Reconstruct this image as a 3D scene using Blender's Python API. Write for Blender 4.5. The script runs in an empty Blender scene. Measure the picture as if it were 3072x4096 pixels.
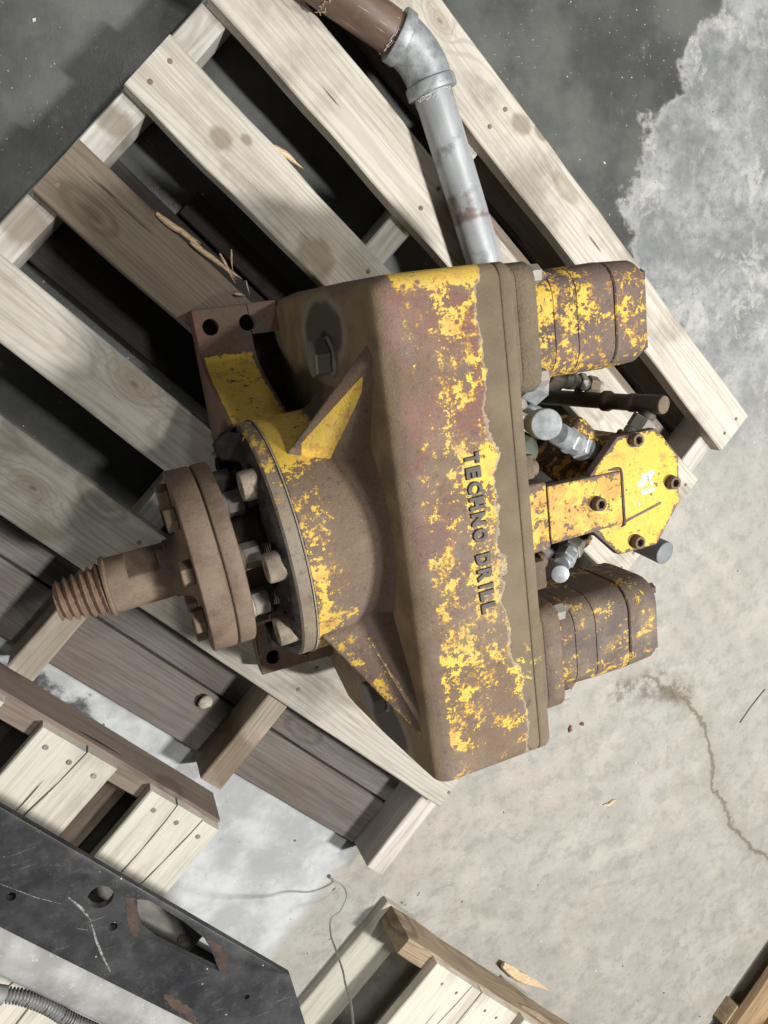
import bpy, bmesh, math, random
from mathutils import Vector, Matrix, noise as mnoise
R = math.radians
rnd = random.Random(7)
scene = bpy.context.scene
C = scene.collection
LIFT = 0.125          # everything is laid out with the pallet deck at z=0; the floor ends up at z=0

# ------------------------------------------------------------------ camera
cam_d = bpy.data.cameras.new('camera')
cam = bpy.data.objects.new('camera', cam_d); C.objects.link(cam)
RG = ((0.922056, -0.132268, 0.363755), (-0.213567, -0.957647, 0.193136), (0.322803, -0.255769, -0.911252))
rot = Matrix((RG[0], [-v for v in RG[1]], [-v for v in RG[2]])).transposed()
cam.matrix_world = Matrix.Translation((0, .225, 1.06 + LIFT)) @ rot.to_4x4()
cam_d.sensor_fit = 'VERTICAL'; cam_d.sensor_height = 36; cam_d.lens = 36 * 2850 / 4096
cam_d.clip_start = .02; cam_d.clip_end = 100
scene.camera = cam

# ------------------------------------------------------------------ world, lamps, exposure
w = bpy.data.worlds.new('World'); scene.world = w; w.use_nodes = True
bg = w.node_tree.nodes['Background']; bg.inputs[0].default_value = (.95, .98, 1, 1); bg.inputs[1].default_value = .04
def lamp(name, pos, target, watts, size, col, size_y=None):
    d = bpy.data.lights.new(name, 'AREA'); d.energy = watts; d.color = col
    d.shape = 'RECTANGLE'; d.size = size; d.size_y = size_y or size
    o = bpy.data.objects.new(name, d); C.objects.link(o); o.location = pos
    o.rotation_euler = (Vector(target) - Vector(pos)).to_track_quat('-Z', 'Y').to_euler()
lamp('ceiling_or_fill_lamp', (1.75, -.85, 3.1), (.5, -.2, .1), 150, .14, (1, .975, .935), .34)
lamp('ceiling_or_fill_lamp', (1.7, .75, 4.3), (.5, 0, .1), 80, .2, (1, .97, .92), .45)
lamp('ceiling_or_fill_lamp', (-2.3, -.9, 2.3), (.2, -.2, .3), 24, .3, (1, .95, .88), .5)  # left fill, set low to brighten the front wall but not the gaps
lamp('ceiling_or_fill_lamp', (1.3, 2.5, 4.2), (.2, .2, .1), 20, .3, (.95, .98, 1), .8)
scene.view_settings.view_transform = 'Standard'; scene.view_settings.look = 'None'
scene.view_settings.exposure = 0; scene.view_settings.gamma = 1

# ------------------------------------------------------------------ mesh helpers
class MB:
    def __init__(s): s.bm = bmesh.new()
    def poly(s, pts, fac=True):
        vs = [s.bm.verts.new(p) for p in pts]
        if fac: s.bm.faces.new(vs)
        return vs
    def prism(s, bottom, top, bev=0, seg=2):
        """two matching outlines (3D points) joined by side walls"""
        n = len(bottom)
        a = [s.bm.verts.new(p) for p in bottom]; b = [s.bm.verts.new(p) for p in top]
        fs = [s.bm.faces.new(a[::-1]), s.bm.faces.new(b)]
        for i in range(n): fs.append(s.bm.faces.new((a[i], a[(i+1) % n], b[(i+1) % n], b[i])))
        if bev:
            es = set(e for f in fs for e in f.edges)
            bmesh.ops.bevel(s.bm, geom=list(es), offset=bev, segments=seg, affect='EDGES', profile=.5, clamp_overlap=True)
        return s
    def box(s, c, size, m=None, bev=0, seg=2):
        x, y, z = (v/2 for v in size)
        lo = [Vector(p) for p in ((-x,-y,-z),(x,-y,-z),(x,y,-z),(-x,y,-z))]
        hi = [p + Vector((0,0,2*z)) for p in lo]
        M = Matrix.Translation(c) @ (m.to_4x4() if m else Matrix())
        return s.prism([M @ p for p in lo], [M @ p for p in hi], bev, seg)
    def rings(s, rings, cap=True, close=True):
        vs = [[s.bm.verts.new(p) for p in r] for r in rings]
        n = len(vs[0])
        for a, b in zip(vs, vs[1:]):
            for i in range(n if close else n-1):
                s.bm.faces.new((a[i], a[(i+1) % n], b[(i+1) % n], b[i]))
        if cap:
            s.bm.faces.new(vs[0][::-1]); s.bm.faces.new(vs[-1])
        return vs
    def lathe(s, o, d, prof, n=32, cap=True, ph=0):
        """prof: (distance along d, radius)"""
        d = Vector(d).normalized(); u = d.orthogonal().normalized()
        if abs(d.x) > .99: u = Vector((0, 1, 0))
        v = d.cross(u); o = Vector(o)
        return s.rings([[o + d*t + (u*math.cos(ph + 2*math.pi*i/n) + v*math.sin(ph + 2*math.pi*i/n))*r for i in range(n)] for t, r in prof], cap)
    def hexa(s, o, d, t0, t1, af, ph=0, ch=.12):
        r = af/math.sqrt(3); c = af*ch
        s.lathe(o, d, [(t0, r*.93), (t0 + c*.4, r), (t1 - c*.6, r), (t1, r*.9)], 6, True, ph)
        return s
    def tube(s, path, r, n=10, cap=True):
        P = [Vector(p) for p in path]; rs = []; u = None
        for i, p in enumerate(P):
            t = (P[min(i+1, len(P)-1)] - P[max(i-1, 0)]).normalized()
            u = t.orthogonal().normalized() if u is None else (u - t*u.dot(t)).normalized()
            v = t.cross(u); rr = r[i] if isinstance(r, (list, tuple)) else r
            rs.append([p + (u*math.cos(2*math.pi*k/n) + v*math.sin(2*math.pi*k/n))*rr for k in range(n)])
        s.rings(rs, cap); return s
    def build(s, name, mat, parent=None, ang=38, flat=False):
        if XF[0] is not None: bmesh.ops.transform(s.bm, matrix=XF[0], verts=s.bm.verts)
        bmesh.ops.remove_doubles(s.bm, verts=s.bm.verts, dist=1e-6)
        bmesh.ops.recalc_face_normals(s.bm, faces=s.bm.faces)
        me = bpy.data.meshes.new(name)
        lo = [min(v.co[i] for v in s.bm.verts) for i in range(3)]; hi = [max(v.co[i] for v in s.bm.verts) for i in range(3)]
        c = Vector(((lo[0]+hi[0])/2, (lo[1]+hi[1])/2, (lo[2]+hi[2])/2))
        bmesh.ops.translate(s.bm, verts=s.bm.verts, vec=-c)
        s.bm.to_mesh(me); s.bm.free()
        if not flat:
            me.polygons.foreach_set('use_smooth', [True]*len(me.polygons)); me.set_sharp_from_angle(angle=R(ang))
        if mat: me.materials.append(mat)
        o = bpy.data.objects.new(name, me); C.objects.link(o)
        o.location = c - (WP[parent.name] if parent else Vector()); WP[o.name] = c
        if parent: o.parent = parent
        return o
WP = {}
XF = [None]           # extra turn given to a sub-assembly
def tag(o, label=None, cat=None, group=None, kind=None):
    for k, v in (('label', label), ('category', cat), ('group', group), ('kind', kind)):
        if v: o[k] = v
    return o
def thing(name, loc, label, cat, group=None, rz=0):
    o = bpy.data.objects.new(name, None); C.objects.link(o); o.location = loc; o.rotation_euler.z = rz
    o.empty_display_size = .05; WP[o.name] = Vector(loc)
    return tag(o, label, cat, group)
def boolean(o, cutter):
    m = o.modifiers.new('cut', 'BOOLEAN'); m.operation = 'DIFFERENCE'; m.object = cutter; m.solver = 'EXACT'
    bpy.context.view_layer.update()
    dg = bpy.context.evaluated_depsgraph_get(); me = bpy.data.meshes.new_from_object(o.evaluated_get(dg))
    o.modifiers.clear(); o.data = me
    me.polygons.foreach_set('use_smooth', [True]*len(me.polygons)); me.set_sharp_from_angle(angle=R(38))
    bpy.data.objects.remove(cutter)

# ------------------------------------------------------------------ shader helpers
class NT:
    def __init__(s, name):
        s.m = bpy.data.materials.new(name); s.m.use_nodes = True; s.t = s.m.node_tree
        s.b = s.t.nodes['Principled BSDF']; s.out = s.t.nodes['Material Output']
    def n(s, kind, **kw):
        nd = s.t.nodes.new(kind)
        for k, v in kw.items(): setattr(nd, k, v)
        return nd
    def put(s, sock, v):
        if hasattr(v, 'is_output') or isinstance(v, bpy.types.NodeSocket): s.t.links.new(v, sock)
        elif isinstance(v, tuple) and sock.type == 'RGBA' and len(v) == 3: sock.default_value = (*v, 1)
        else: sock.default_value = v
    def ma(s, op, a, b=0., c=None, clamp=False):
        nd = s.n('ShaderNodeMath', operation=op, use_clamp=clamp); s.put(nd.inputs[0], a); s.put(nd.inputs[1], b)
        if c is not None: s.put(nd.inputs[2], c)
        return nd.outputs[0]
    def add(s, a, b): return s.ma('ADD', a, b)
    def sub(s, a, b): return s.ma('SUBTRACT', a, b)
    def mul(s, a, b): return s.ma('MULTIPLY', a, b)
    def ss(s, v, lo, hi):       # smoothstep
        nd = s.n('ShaderNodeMapRange', interpolation_type='SMOOTHSTEP')
        s.put(nd.inputs[0], v); s.put(nd.inputs[1], lo); s.put(nd.inputs[2], hi); return nd.outputs[0]
    def mix(s, f, a, b, mode='MIX'):
        nd = s.n('ShaderNodeMix', data_type='RGBA', blend_type=mode)
        s.put(nd.inputs[0], f); s.put(nd.inputs[6], a); s.put(nd.inputs[7], b); return nd.outputs[2]
    def pos(s): return s.n('ShaderNodeNewGeometry').outputs['Position']
    def nrm(s): return s.n('ShaderNodeNewGeometry').outputs['Normal']
    def objc(s): return s.n('ShaderNodeTexCoord').outputs['Object']
    def xyz(s, v):
        nd = s.n('ShaderNodeSeparateXYZ'); s.put(nd.inputs[0], v); return nd.outputs
    def com(s, x, y, z):
        nd = s.n('ShaderNodeCombineXYZ'); s.put(nd.inputs[0], x); s.put(nd.inputs[1], y); s.put(nd.inputs[2], z); return nd.outputs[0]
    def map(s, v, scale=(1,1,1), loc=(0,0,0), rot=(0,0,0)):
        nd = s.n('ShaderNodeMapping'); s.put(nd.inputs[0], v); nd.inputs[1].default_value = loc; nd.inputs[2].default_value = rot; nd.inputs[3].default_value = scale
        return nd.outputs[0]
    def vadd(s, a, b):
        nd = s.n('ShaderNodeVectorMath', operation='ADD'); s.put(nd.inputs[0], a); s.put(nd.inputs[1], b); return nd.outputs[0]
    def vdist(s, a, b):
        nd = s.n('ShaderNodeVectorMath', operation='DISTANCE'); s.put(nd.inputs[0], a); s.put(nd.inputs[1], b); return nd.outputs['Value']
    def noise(s, v, scale, det=4, rough=.55, dist=0.):
        nd = s.n('ShaderNodeTexNoise'); s.put(nd.inputs['Vector'], v); nd.inputs['Scale'].default_value = scale
        nd.inputs['Detail'].default_value = det; nd.inputs['Roughness'].default_value = rough; nd.inputs['Distortion'].default_value = dist
        return nd.outputs[0]
    def vor(s, v, scale, out='Distance', feat='F1', rnd_=1.):
        nd = s.n('ShaderNodeTexVoronoi', feature=feat); s.put(nd.inputs['Vector'], v); nd.inputs['Scale'].default_value = scale
        nd.inputs['Randomness'].default_value = rnd_
        return nd.outputs[out]
    def segd(s, P, pts):
        best = None
        for a, b in zip(pts, pts[1:]):
            d = Vector((b[0]-a[0], b[1]-a[1], 0)); L = d.length; d /= L
            q = s.n('ShaderNodeVectorMath', operation='SUBTRACT'); s.put(q.inputs[0], P); q.inputs[1].default_value = (a[0], a[1], 0)
            dt = s.n('ShaderNodeVectorMath', operation='DOT_PRODUCT'); s.put(dt.inputs[0], q.outputs[0]); dt.inputs[1].default_value = d
            h = s.ma('MINIMUM', s.ma('MAXIMUM', dt.outputs['Value'], 0.), L)
            c = s.n('ShaderNodeVectorMath', operation='SCALE'); c.inputs[0].default_value = d; s.put(c.inputs['Scale'], h)
            e = s.n('ShaderNodeVectorMath', operation='DISTANCE'); s.put(e.inputs[0], q.outputs[0]); s.put(e.inputs[1], c.outputs[0])
            best = e.outputs['Value'] if best is None else s.ma('MINIMUM', best, e.outputs['Value'])
        return best
    def rand(s): return s.n('ShaderNodeObjectInfo').outputs['Random']
    def tint(s): return s.n('ShaderNodeObjectInfo').outputs['Color']
    def grain(s, c, P, amt=.35, scale=520):
        n = s.noise(P, scale, 4, .8); c = s.mix(s.mul(s.ss(n, .52, .70), amt), c, (.30, .255, .205)); m = s.noise(P, scale*.45, 5, .8)
        return s.mix(s.mul(s.ss(m, .53, .68), amt*1.3), c, (.03, .024, .02))
    def bump(s, h, strength=.3, dist=.002, nrm=None):
        nd = s.n('ShaderNodeBump'); nd.inputs['Strength'].default_value = strength; nd.inputs['Distance'].default_value = dist
        s.put(nd.inputs['Height'], h)
        if nrm is not None: s.put(nd.inputs['Normal'], nrm)
        return nd.outputs[0]
    def fin(s, col, rough=.6, metal=0., bump=None, spec=.4):
        s.put(s.b.inputs['Base Color'], col); s.put(s.b.inputs['Roughness'], rough); s.put(s.b.inputs['Metallic'], metal)
        s.b.inputs['Specular IOR Level'].default_value = spec
        if bump is not None: s.put(s.b.inputs['Normal'], bump)
        return s.m
# ------------------------------------------------------------------ materials
YEL = (.68, .455, .065); ORG = (.50, .245, .06); RUST = (.15, .102, .066); PURP = (.15, .106, .088); PRIM = (.185, .085, .068); DUST = (.17, .135, .09)
def paint(name, bias, housing=False, dustup=.35, base=RUST, under=PURP, red=True, warm=.52):
    t = NT(name); P = t.pos(); X, Y, Z = t.xyz(P)
    n1 = t.noise(P, 32, 4, .6, .4); n2 = t.noise(P, 88, 9, .74, .2); n4 = t.noise(P, 300, 4, .7); n3 = t.noise(P, 9, 3)
    v = t.add(t.add(t.mul(n1, .30), t.mul(n2, .48)), t.mul(n4, .22))
    b = bias(t, X, Y, Z) if callable(bias) else bias
    v = t.add(v, b)
    spots = t.ss(t.vor(t.vadd(P, t.com(t.mul(n2, .01), t.mul(n1, .012), 0.)), 105), .20, .27)   # round blisters knocked out of the paint
    v = t.sub(v, t.mul(t.sub(1., spots), t.ss(n1, .40, .6)) if False else t.mul(t.sub(1., spots), .06))
    yel = t.ss(v, .494, .506)
    halo = t.ss(v, .462, .50)
    worn = t.ss(t.noise(P, 40, 5, .7), warm, warm + .14)
    sub = t.mix(t.ss(n3, .4, .6), base, under)
    if red: sub = t.mix(t.mul(t.mul(t.ss(t.noise(P, 13, 5, .6), .46, .56), t.ss(Y, -.06, .10)), .85), sub, PRIM)
    sub = t.mix(t.mul(t.ss(t.noise(P, 150, 4, .7), .55, .68), .6), sub, (.055, .045, .042))
    sub = t.mix(t.mul(t.ss(t.noise(P, 230, 3, .7), .6, .7), .5), sub, (.25, .19, .15))
    yc = t.mix(t.mul(worn, .75), YEL, ORG)
    yc = t.mix(t.mul(t.ss(t.noise(P, 320, 3, .6), .6, .72), .55), yc, (.22, .12, .05))
    col = t.mix(t.mul(halo, t.ss(t.noise(P, 30, 3), .45, .62)), sub, ORG)
    col = t.mix(yel, col, yc)
    # settled dust film on faces that look up
    N = t.xyz(t.nrm())
    film = t.mul(t.ss(N[2], .2, .95), t.mul(t.ss(t.noise(P, 16, 6, .65), .42, .68), dustup))
    col = t.mix(film, col, (.27, .225, .165)); col = t.grain(col, P, .26)
    rough = t.mix(yel, (.72,)*3, (.5,)*3); hgt = t.add(t.mul(yel, .7), t.mul(t.noise(P, 260, 4, .7), .55))
    if housing:
        e = t.add(t.mul(t.sub(t.noise(P, 20, 3, .5), .5), .042), t.mul(t.sub(t.noise(P, 110, 4, .6), .5), .010))
        lim = t.add(.3505, t.mul(t.ss(Y, -.13, -.24), .014))
        lim = t.add(lim, t.mul(t.ss(Y, .24, .262), .006))
        d = t.sub(t.add(X, e), lim)
        up = t.ss(N[2], .1, .45)
        dm = t.mul(t.ss(d, -.0006, .0006), up)
        rim = t.mul(t.mul(t.ss(d, -.0045, -.001), t.sub(1., t.ss(d, -.0005, .001))), up)
        dc = t.mix(t.ss(t.noise(P, 18, 5), .35, .7), DUST, (.125, .098, .066))
        streak = t.noise(t.map(P, (60, 20, 20), rot=(0, 0, .8)), 1., 5, .6)
        dc = t.mix(t.mul(t.ss(streak, .52, .66), t.ss(Y, -.12, -.22)), dc, (.06, .055, .055))
        dc = t.mix(t.mul(t.ss(t.noise(P, 420, 3, .7), .5, .75), .35), dc, (.25, .2, .14))
        fleck = t.mul(t.ss(t.noise(P, 120, 5, .7), .57, .6), t.ss(t.vdist(P, t.com(.362, -.165, .55)), .035, .012))
        col = t.mix(t.mul(rim, .75), col, (.33, .28, .21)); col = t.mix(dm, col, t.mix(fleck, dc, YEL))
        rough = t.mix(dm, rough, (.93,)*3)
        hgt = t.add(t.mul(hgt, t.sub(1., dm)), t.mul(dm, t.add(1.2, t.mul(t.noise(P, 330, 3, .7), .8))))
        # weld-coloured front wall: brown, drip-shaped halo of old oil above each plug
        wall = t.ss(N[0], -.3, -.8)
        wc = t.mix(t.ss(t.noise(P, 26, 6, .65), .35, .68), (.27, .195, .115), (.17, .122, .075))
        wc = t.mix(t.mul(t.ss(t.noise(t.map(P, (1, 120, 25)), 1, 4), .52, .7), .5), wc, (.25, .17, .09))
        for py, pz in ((.222, .250), (-.268, .272)):
            q = t.map(P, (1, 23.5, 11.8), (-.243, -py*23.5, -(pz + LIFT)*11.8))
            r = t.add(t.ma('POWER', t.add(t.ma('POWER', t.xyz(q)[1], 2.), t.ma('POWER', t.xyz(q)[2], 2.)), .5), t.mul(t.sub(n1, .5), .3))
            wc = t.mix(t.ss(r, 1.12, .95), wc, (.27, .225, .17)); wc = t.mix(t.ss(r, .92, .72), wc, (.085, .072, .06))
        col = t.mix(t.mul(wall, t.sub(1., t.mul(yel, .5))), col, wc)
    t.fin(col, rough, 0., t.bump(t.add(hgt, t.mul(t.noise(P, 520, 3, .75), .5)), .65, .0014), .35)
    return t.m
def bias_house(t, X, Y, Z):
    b = t.sub(t.mul(t.ss(X, .250, .268), .5), .574)                        # bare along the worn front edge
    b = t.add(b, t.mul(t.ss(Y, .243, .258), .115))
    b = t.add(b, t.mul(t.mul(t.ss(Y, .0, .06), t.ss(X, .285, .31)), .052))
    b = t.add(b, t.mul(t.mul(t.ss(Y, .1, .085), t.ss(Y, -.1, -.085)), t.mul(t.ss(X, .308, .316), .06)))
    b = t.add(b, t.mul(t.mul(t.ss(Y, -.085, -.12), t.ss(Y, -.25, -.22)), .036))
    b = t.add(b, t.mul(t.mul(t.ss(Y, .02, -.01), t.ss(X, .30, .285)), .03)); b = t.add(b, t.mul(t.ss(X, .325, .30), .012))
    return b
M_house = paint('chipped_yellow_cast_iron', bias_house, True, dustup=.36)
M_bell = paint('chipped_yellow_bell', lambda t, X, Y, Z: t.sub(t.add(t.add(t.mul(t.ss(X, .212, .2), .12), t.mul(t.ss(X, .20, .165), .075)), t.add(t.mul(t.ss(Y, .085, .11), .13), t.mul(t.ss(Y, -.055, -.08), .04))), .205), dustup=.3, red=False)
M_rib = paint('yellow_rib', lambda t, X, Y, Z: t.sub(t.mul(t.mul(t.ss(t.add(t.mul(t.sub(X, .1585), .734), t.mul(t.sub(Y, .113), -.679)), .0105, .0125), t.ss(X, .172, .178)), t.mul(t.mul(t.ss(X, .238, .232), t.ss(t.sub(t.mul(t.sub(X, .209), .918), t.mul(t.sub(Y, .101), .396)), .001, -.002)), .62)), .46), dustup=.25, red=False)
M_rib2 = paint('chipped_yellow_rib', lambda t, X, Y, Z: t.sub(t.mul(t.mul(t.ss(t.xyz(t.nrm())[2], .3, .6), t.ss(t.add(t.mul(t.sub(X, .212), .942), t.mul(t.add(Y, .104), .339)), .002, -.003)), .465), .5), dustup=.25)
M_foot = paint('yellow_foot', lambda t, X, Y, Z: t.sub(t.mul(t.mul(t.ss(Y, .222, .206), t.ss(X, .208, .195)), t.mul(t.ss(X, .129, .134), .5)), .42), dustup=.2)
M_foot2 = paint('rusty_foot', -.09, dustup=.3, red=False)
M_ring = paint('dusty_ring', lambda t, X, Y, Z: t.sub(t.mul(t.ss(Y, .05, .075), .14), .16), dustup=.9, red=False, base=(.165, .13, .095), under=(.225, .195, .155))
M_motor = paint('chipped_yellow_motor', lambda t, X, Y, Z: t.sub(t.mul(t.ss(X, .56, .5), .03), t.add(.034, t.mul(t.ss(Y, .225, .25), .03))), dustup=.0, base=(.10, .075, .068), red=False)
M_motor2 = paint('rusty_motor', lambda t, X, Y, Z: -.055, dustup=.45, base=(.12, .085, .065), under=(.105, .08, .072), red=False)
OCT = [(.486, .026), (.527, .064), (.582, .064), (.614, .025), (.613, -.032), (.577, -.078), (.521, -.078), (.486, -.041)]
def bias_octo(t, X, Y, Z):
    e = None
    for (x0, y0), (x1, y1) in zip(OCT, OCT[1:] + OCT[:1]):
        dx, dy = x1 - x0, y1 - y0; L = math.hypot(dx, dy); nx, ny = dy/L, -dx/L          # inward for this clockwise outline
        d = t.add(t.mul(t.sub(X, x0), nx), t.mul(t.sub(Y, y0), ny)); e = d if e is None else t.ma('MINIMUM', e, d)
    b = t.sub(t.mul(t.ss(t.xyz(t.nrm())[2], .5, .8), .255), .155)
    b = t.sub(b, t.mul(t.ss(e, .008, -.001), .17))
    scr = t.noise(t.map(t.pos(), (30, 160, 1), rot=(0, 0, .5)), 1., 5, .7)
    return t.sub(b, t.mul(t.ss(scr, .57, .66), .09))
M_octo = paint('scuffed_yellow', bias_octo, dustup=.06, base=(.11, .085, .075), red=False)
M_neck = paint('rust_bled_yellow', lambda t, X, Y, Z: t.sub(t.mul(t.ss(t.xyz(t.nrm())[2], .5, .8), .135), t.add(.085, t.mul(t.ss(t.ma('ABSOLUTE', t.add(Y, .0078)), .026, .0325), .07))), dustup=.05, warm=.42, base=(.13, .1, .09), red=False)
M_block = paint('dark_yellow_block', -.03, dustup=.1, base=(.09, .055, .035), under=(.075, .05, .04), red=False)

def simple(name, a, b, scale=30, rough=.6, metal=0., bump=.25, bd=.001, spots=None, film=None, spec=.35):
    t = NT(name); P = t.pos(); n = t.noise(P, scale, 6, .62)
    c = t.mix(t.ss(n, .36, .66), a, b)
    if spots: c = t.mix(t.mul(t.ss(t.noise(P, scale*7, 4, .7), .56, .7), .7), c, spots)
    if film: c = t.mix(t.mul(t.ss(t.xyz(t.nrm())[2], .15, .9), t.ss(t.noise(P, scale*1.5, 5, .65), .3, .62)), c, film)
    if rough > .7: c = t.mix(t.mul(t.ss(t.noise(P, 11, 7, .68), .48, .64), .55), c, (a[0]*.55, a[1]*.5, a[2]*.48)); c = t.mix(t.mul(t.ss(t.noise(P, 19, 6, .7), .56, .68), .4), c, (a[0]*1.35, a[1]*1.2, a[2]*1.05))
    if rough > .66: c = t.grain(c, P, .3, 620)
    return t.fin(c, rough, metal, t.bump(t.add(t.noise(P, scale*8, 4, .68), t.mul(t.noise(P, 480, 3, .75), .7)), bump*1.5, bd*1.3), spec)
M_rust = simple('rust_brown_steel', (.16, .108, .076), (.12, .083, .06), 24, .78, 0, .35, .0008, (.2, .14, .105), (.19, .14, .102))
M_rustd = simple('dark_rust_steel', (.115, .08, .062), (.085, .06, .05), 30, .75, 0, .3, .0008, (.17, .12, .09))
M_thread = simple('rust_thread_steel', (.19, .12, .085), (.12, .075, .05), 40, .62, .15, .35, .0008, (.30, .24, .2))
M_zinc = simple('dusty_zinc', (.31, .30, .28), (.21, .2, .185), 60, .6, .15, .25, .0006, (.16, .125, .095), (.30, .27, .235))
M_galv = simple('galvanised_fitting', (.38, .405, .42), (.23, .25, .262), 70, .45, .3, .15, .0006, (.5, .53, .55))
M_fit = simple('dusty_grey_fitting', (.22, .205, .18), (.16, .15, .135), 40, .55, .25, .25, .0006, (.3, .28, .25))
M_tube = simple('grimy_steel_tube', (.075, .06, .048), (.05, .042, .036), 30, .6, .1, .25, .0005, (.11, .09, .07), (.095, .078, .06))
M_cap = simple('grey_tube_cap', (.19, .205, .21), (.145, .158, .165), 50, .55, .05, .15, .0004, (.3, .33, .34))
M_olive = simple('olive_plug', (.10, .115, .09), (.07, .082, .066), 40, .5, 0, .2, .0006)
M_dust = simple('dust_caked_steel', (.175, .14, .095), (.145, .115, .08), 22, .95, 0, .7, .0012, (.19, .152, .105))
M_tan = simple('dusty_cap_screw', (.30, .25, .19), (.17, .14, .105), 45, .7, .05, .3, .0008, (.1, .08, .06))
M_gasket = simple('pale_gasket', (.35, .32, .27), (.22, .19, .15), 60, .8)
M_letter = simple('worn_letter_iron', (.05, .046, .044), (.085, .07, .06), 90, .55, .1, .3, .0005)
def grease():
    t = NT('black_grease'); P = t.pos(); n = t.noise(P, 45, 8, .7)
    c = t.mix(t.ss(n, .4, .72), (.014, .0125, .011), (.045, .038, .031))
    return t.fin(c, t.mix(t.ss(t.noise(P, 20, 3), .4, .65), (.8,)*3, (.5,)*3), 0, t.bump(t.noise(P, 160, 8, .75), .8, .004), .3)
M_grease = grease()
def sticker():
    t = NT('torn_white_sticker'); P = t.pos(); n = t.noise(P, 160, 3, .6)
    return t.fin(t.mix(t.ss(n, .4, .6), (.78, .78, .74), (.68, .68, .64)), .5)
M_stick = sticker()
M_green = simple('green_print', (.08, .22, .2), (.1, .25, .23), 80, .5)

# wood: rings cut lengthwise along local x, knots, checks, grime. Object colour tints it.
def wood(name, a, b, dark, grime=.3, knots=True, rough=.85, ring=1150., at=None, stains=(), line=.8):
    t = NT(name); O = t.objc(); rd = t.rand()
    off = t.com(t.mul(rd, 37.), t.mul(rd, 11.), t.mul(rd, 5.))
    P = t.vadd(O, off); x, y, z = t.xyz(O)
    wob = t.noise(t.map(P, (1.6, 8, 8)), 1., 2, .45); wp = t.pos()
    A = t.add(t.mul(t.xyz(wp)[0], .771983), t.mul(t.xyz(wp)[1], .635644)); Lw = t.sub(t.mul(t.xyz(wp)[0], .635644), t.mul(t.xyz(wp)[1], .771983))
    K = t.vadd(t.map(P, (4.2, 9.5, 3)), t.com(t.mul(t.noise(P, 6, 2), .25), t.mul(t.noise(P, 9, 2), .25), 0.))
    kd = t.vor(K, 1., rnd_=.9) if knots else 1.
    pull = t.ma('POWER', 2.718, t.mul(kd, -7.)) if knots else 0.
    yy = t.add(y, t.mul(t.sub(rd, .5), .12)); zz = t.add(z, .035)
    r = t.ma('SQRT', t.add(t.mul(yy, yy), t.mul(zz, zz)))
    kq = None
    for kl, ka, ks in (at or ()):
        e = t.add(t.ma('POWER', t.mul(t.sub(Lw, kl), 1/(.034*ks)), 2.), t.ma('POWER', t.mul(t.sub(A, ka), 1/(.017*ks)), 2.))
        e = t.ma('SQRT', e); kq = e if kq is None else t.ma('MINIMUM', kq, e)
    if kq is not None:
        kq = t.add(kq, t.mul(t.sub(t.noise(wp, 55, 3), .5), .35)); pull = t.add(t.mul(pull, .3), t.ma('POWER', 2.718, t.mul(kq, -1.05)))
    r = t.add(r, t.add(t.mul(wob, .034), t.mul(pull, .03)))
    s = t.ma('SINE', t.mul(r, ring)); s2 = t.sub(1., t.mul(t.ss(s, .25, .95), t.mul(t.add(.2, t.mul(t.noise(P, 16, 4), 1.1)), line)))
    fib = t.noise(t.map(P, (9, 260, 260)), 1., 4, .6)
    c = t.mix(s2, b, a); c = t.mix(t.mul(t.ss(fib, .45, .68), .5), c, dark)
    c = t.mix(t.mul(t.ss(t.noise(t.map(P, (3, 22, 22)), 1., 6, .65), .46, .66), .5), c, (.33, .30, .26) if a[0] > .5 else dark)
    if knots:
        c = t.mix(t.mul(t.ss(kd, .10, .04), .45), c, t.mix(.5, dark, (.12, .07, .035)))
        c = t.mix(t.mul(t.mul(t.ss(kd, .2, .16), t.ss(kd, .1, .15)), .6), c, dark)
    chk = t.noise(t.map(P, (3.5, 95, 30), rot=(0, 0, .02)), 1., 3, .5)
    crack = t.ss(chk, .72, .74)
    c = t.mix(t.mul(crack, .85), c, (.035, .028, .022))
    if kq is not None:
        c = t.mix(t.mul(t.ss(kq, 1.05, .3), .5), c, (.33, .265, .19)); kr = t.ma('SINE', t.mul(kq, 26.))
        c = t.mix(t.mul(t.mul(t.ss(kr, .2, .9), t.ss(kq, 1.25, 1.0)), .28), c, dark); c = t.mix(t.mul(t.ss(kq, .22, .08), .6), c, (.17, .13, .095))
    for kl, ka, ks in stains:
        e = t.add(t.ma('POWER', t.mul(t.sub(Lw, kl), 1/(ks*1.25)), 2.), t.ma('POWER', t.mul(t.sub(A, ka), 1/ks), 2.))
        e = t.add(t.ma('SQRT', e), t.mul(t.sub(t.noise(wp, 38, 4), .5), .9)); c = t.mix(t.mul(t.ss(e, 1.05, .55), .62), c, (.17, .13, .085))
    g = t.mul(t.ss(t.noise(P, 7, 5, .6), .5, .72), grime)
    c = t.mix(g, c, (.12, .095, .07))
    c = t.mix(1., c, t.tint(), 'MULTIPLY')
    h = t.add(t.add(t.mul(s2, .5), t.mul(fib, .6)), t.mul(crack, -2.5))
    return t.fin(c, rough, 0, t.bump(h, .5, .0011), .25)
M_wood = wood('weathered_pine', (.585, .57, .53), (.44, .42, .38), (.33, .29, .24), .5, at=((-.121, .148, 1.6), (-.133, -.047, 1.25), (-.132, .841, 1.0)), stains=((-.242, .480, .017), (-.218, .505, .009), (.056, .848, .02), (.092, .866, .013), (-.05, .46, .03), (-.10, .705, .014), (.02, -.22, .085), (.374, -.23, .06), (-.35, .22, .035), (-.35, .40, .025)))
M_woodg = wood('grey_weathered_oak', (.165, .15, .14), (.13, .117, .108), (.075, .066, .06), .4)
M_woodb = wood('raw_brown_timber', (.35, .275, .19), (.24, .172, .11), (.12, .08, .05), .45)
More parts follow.
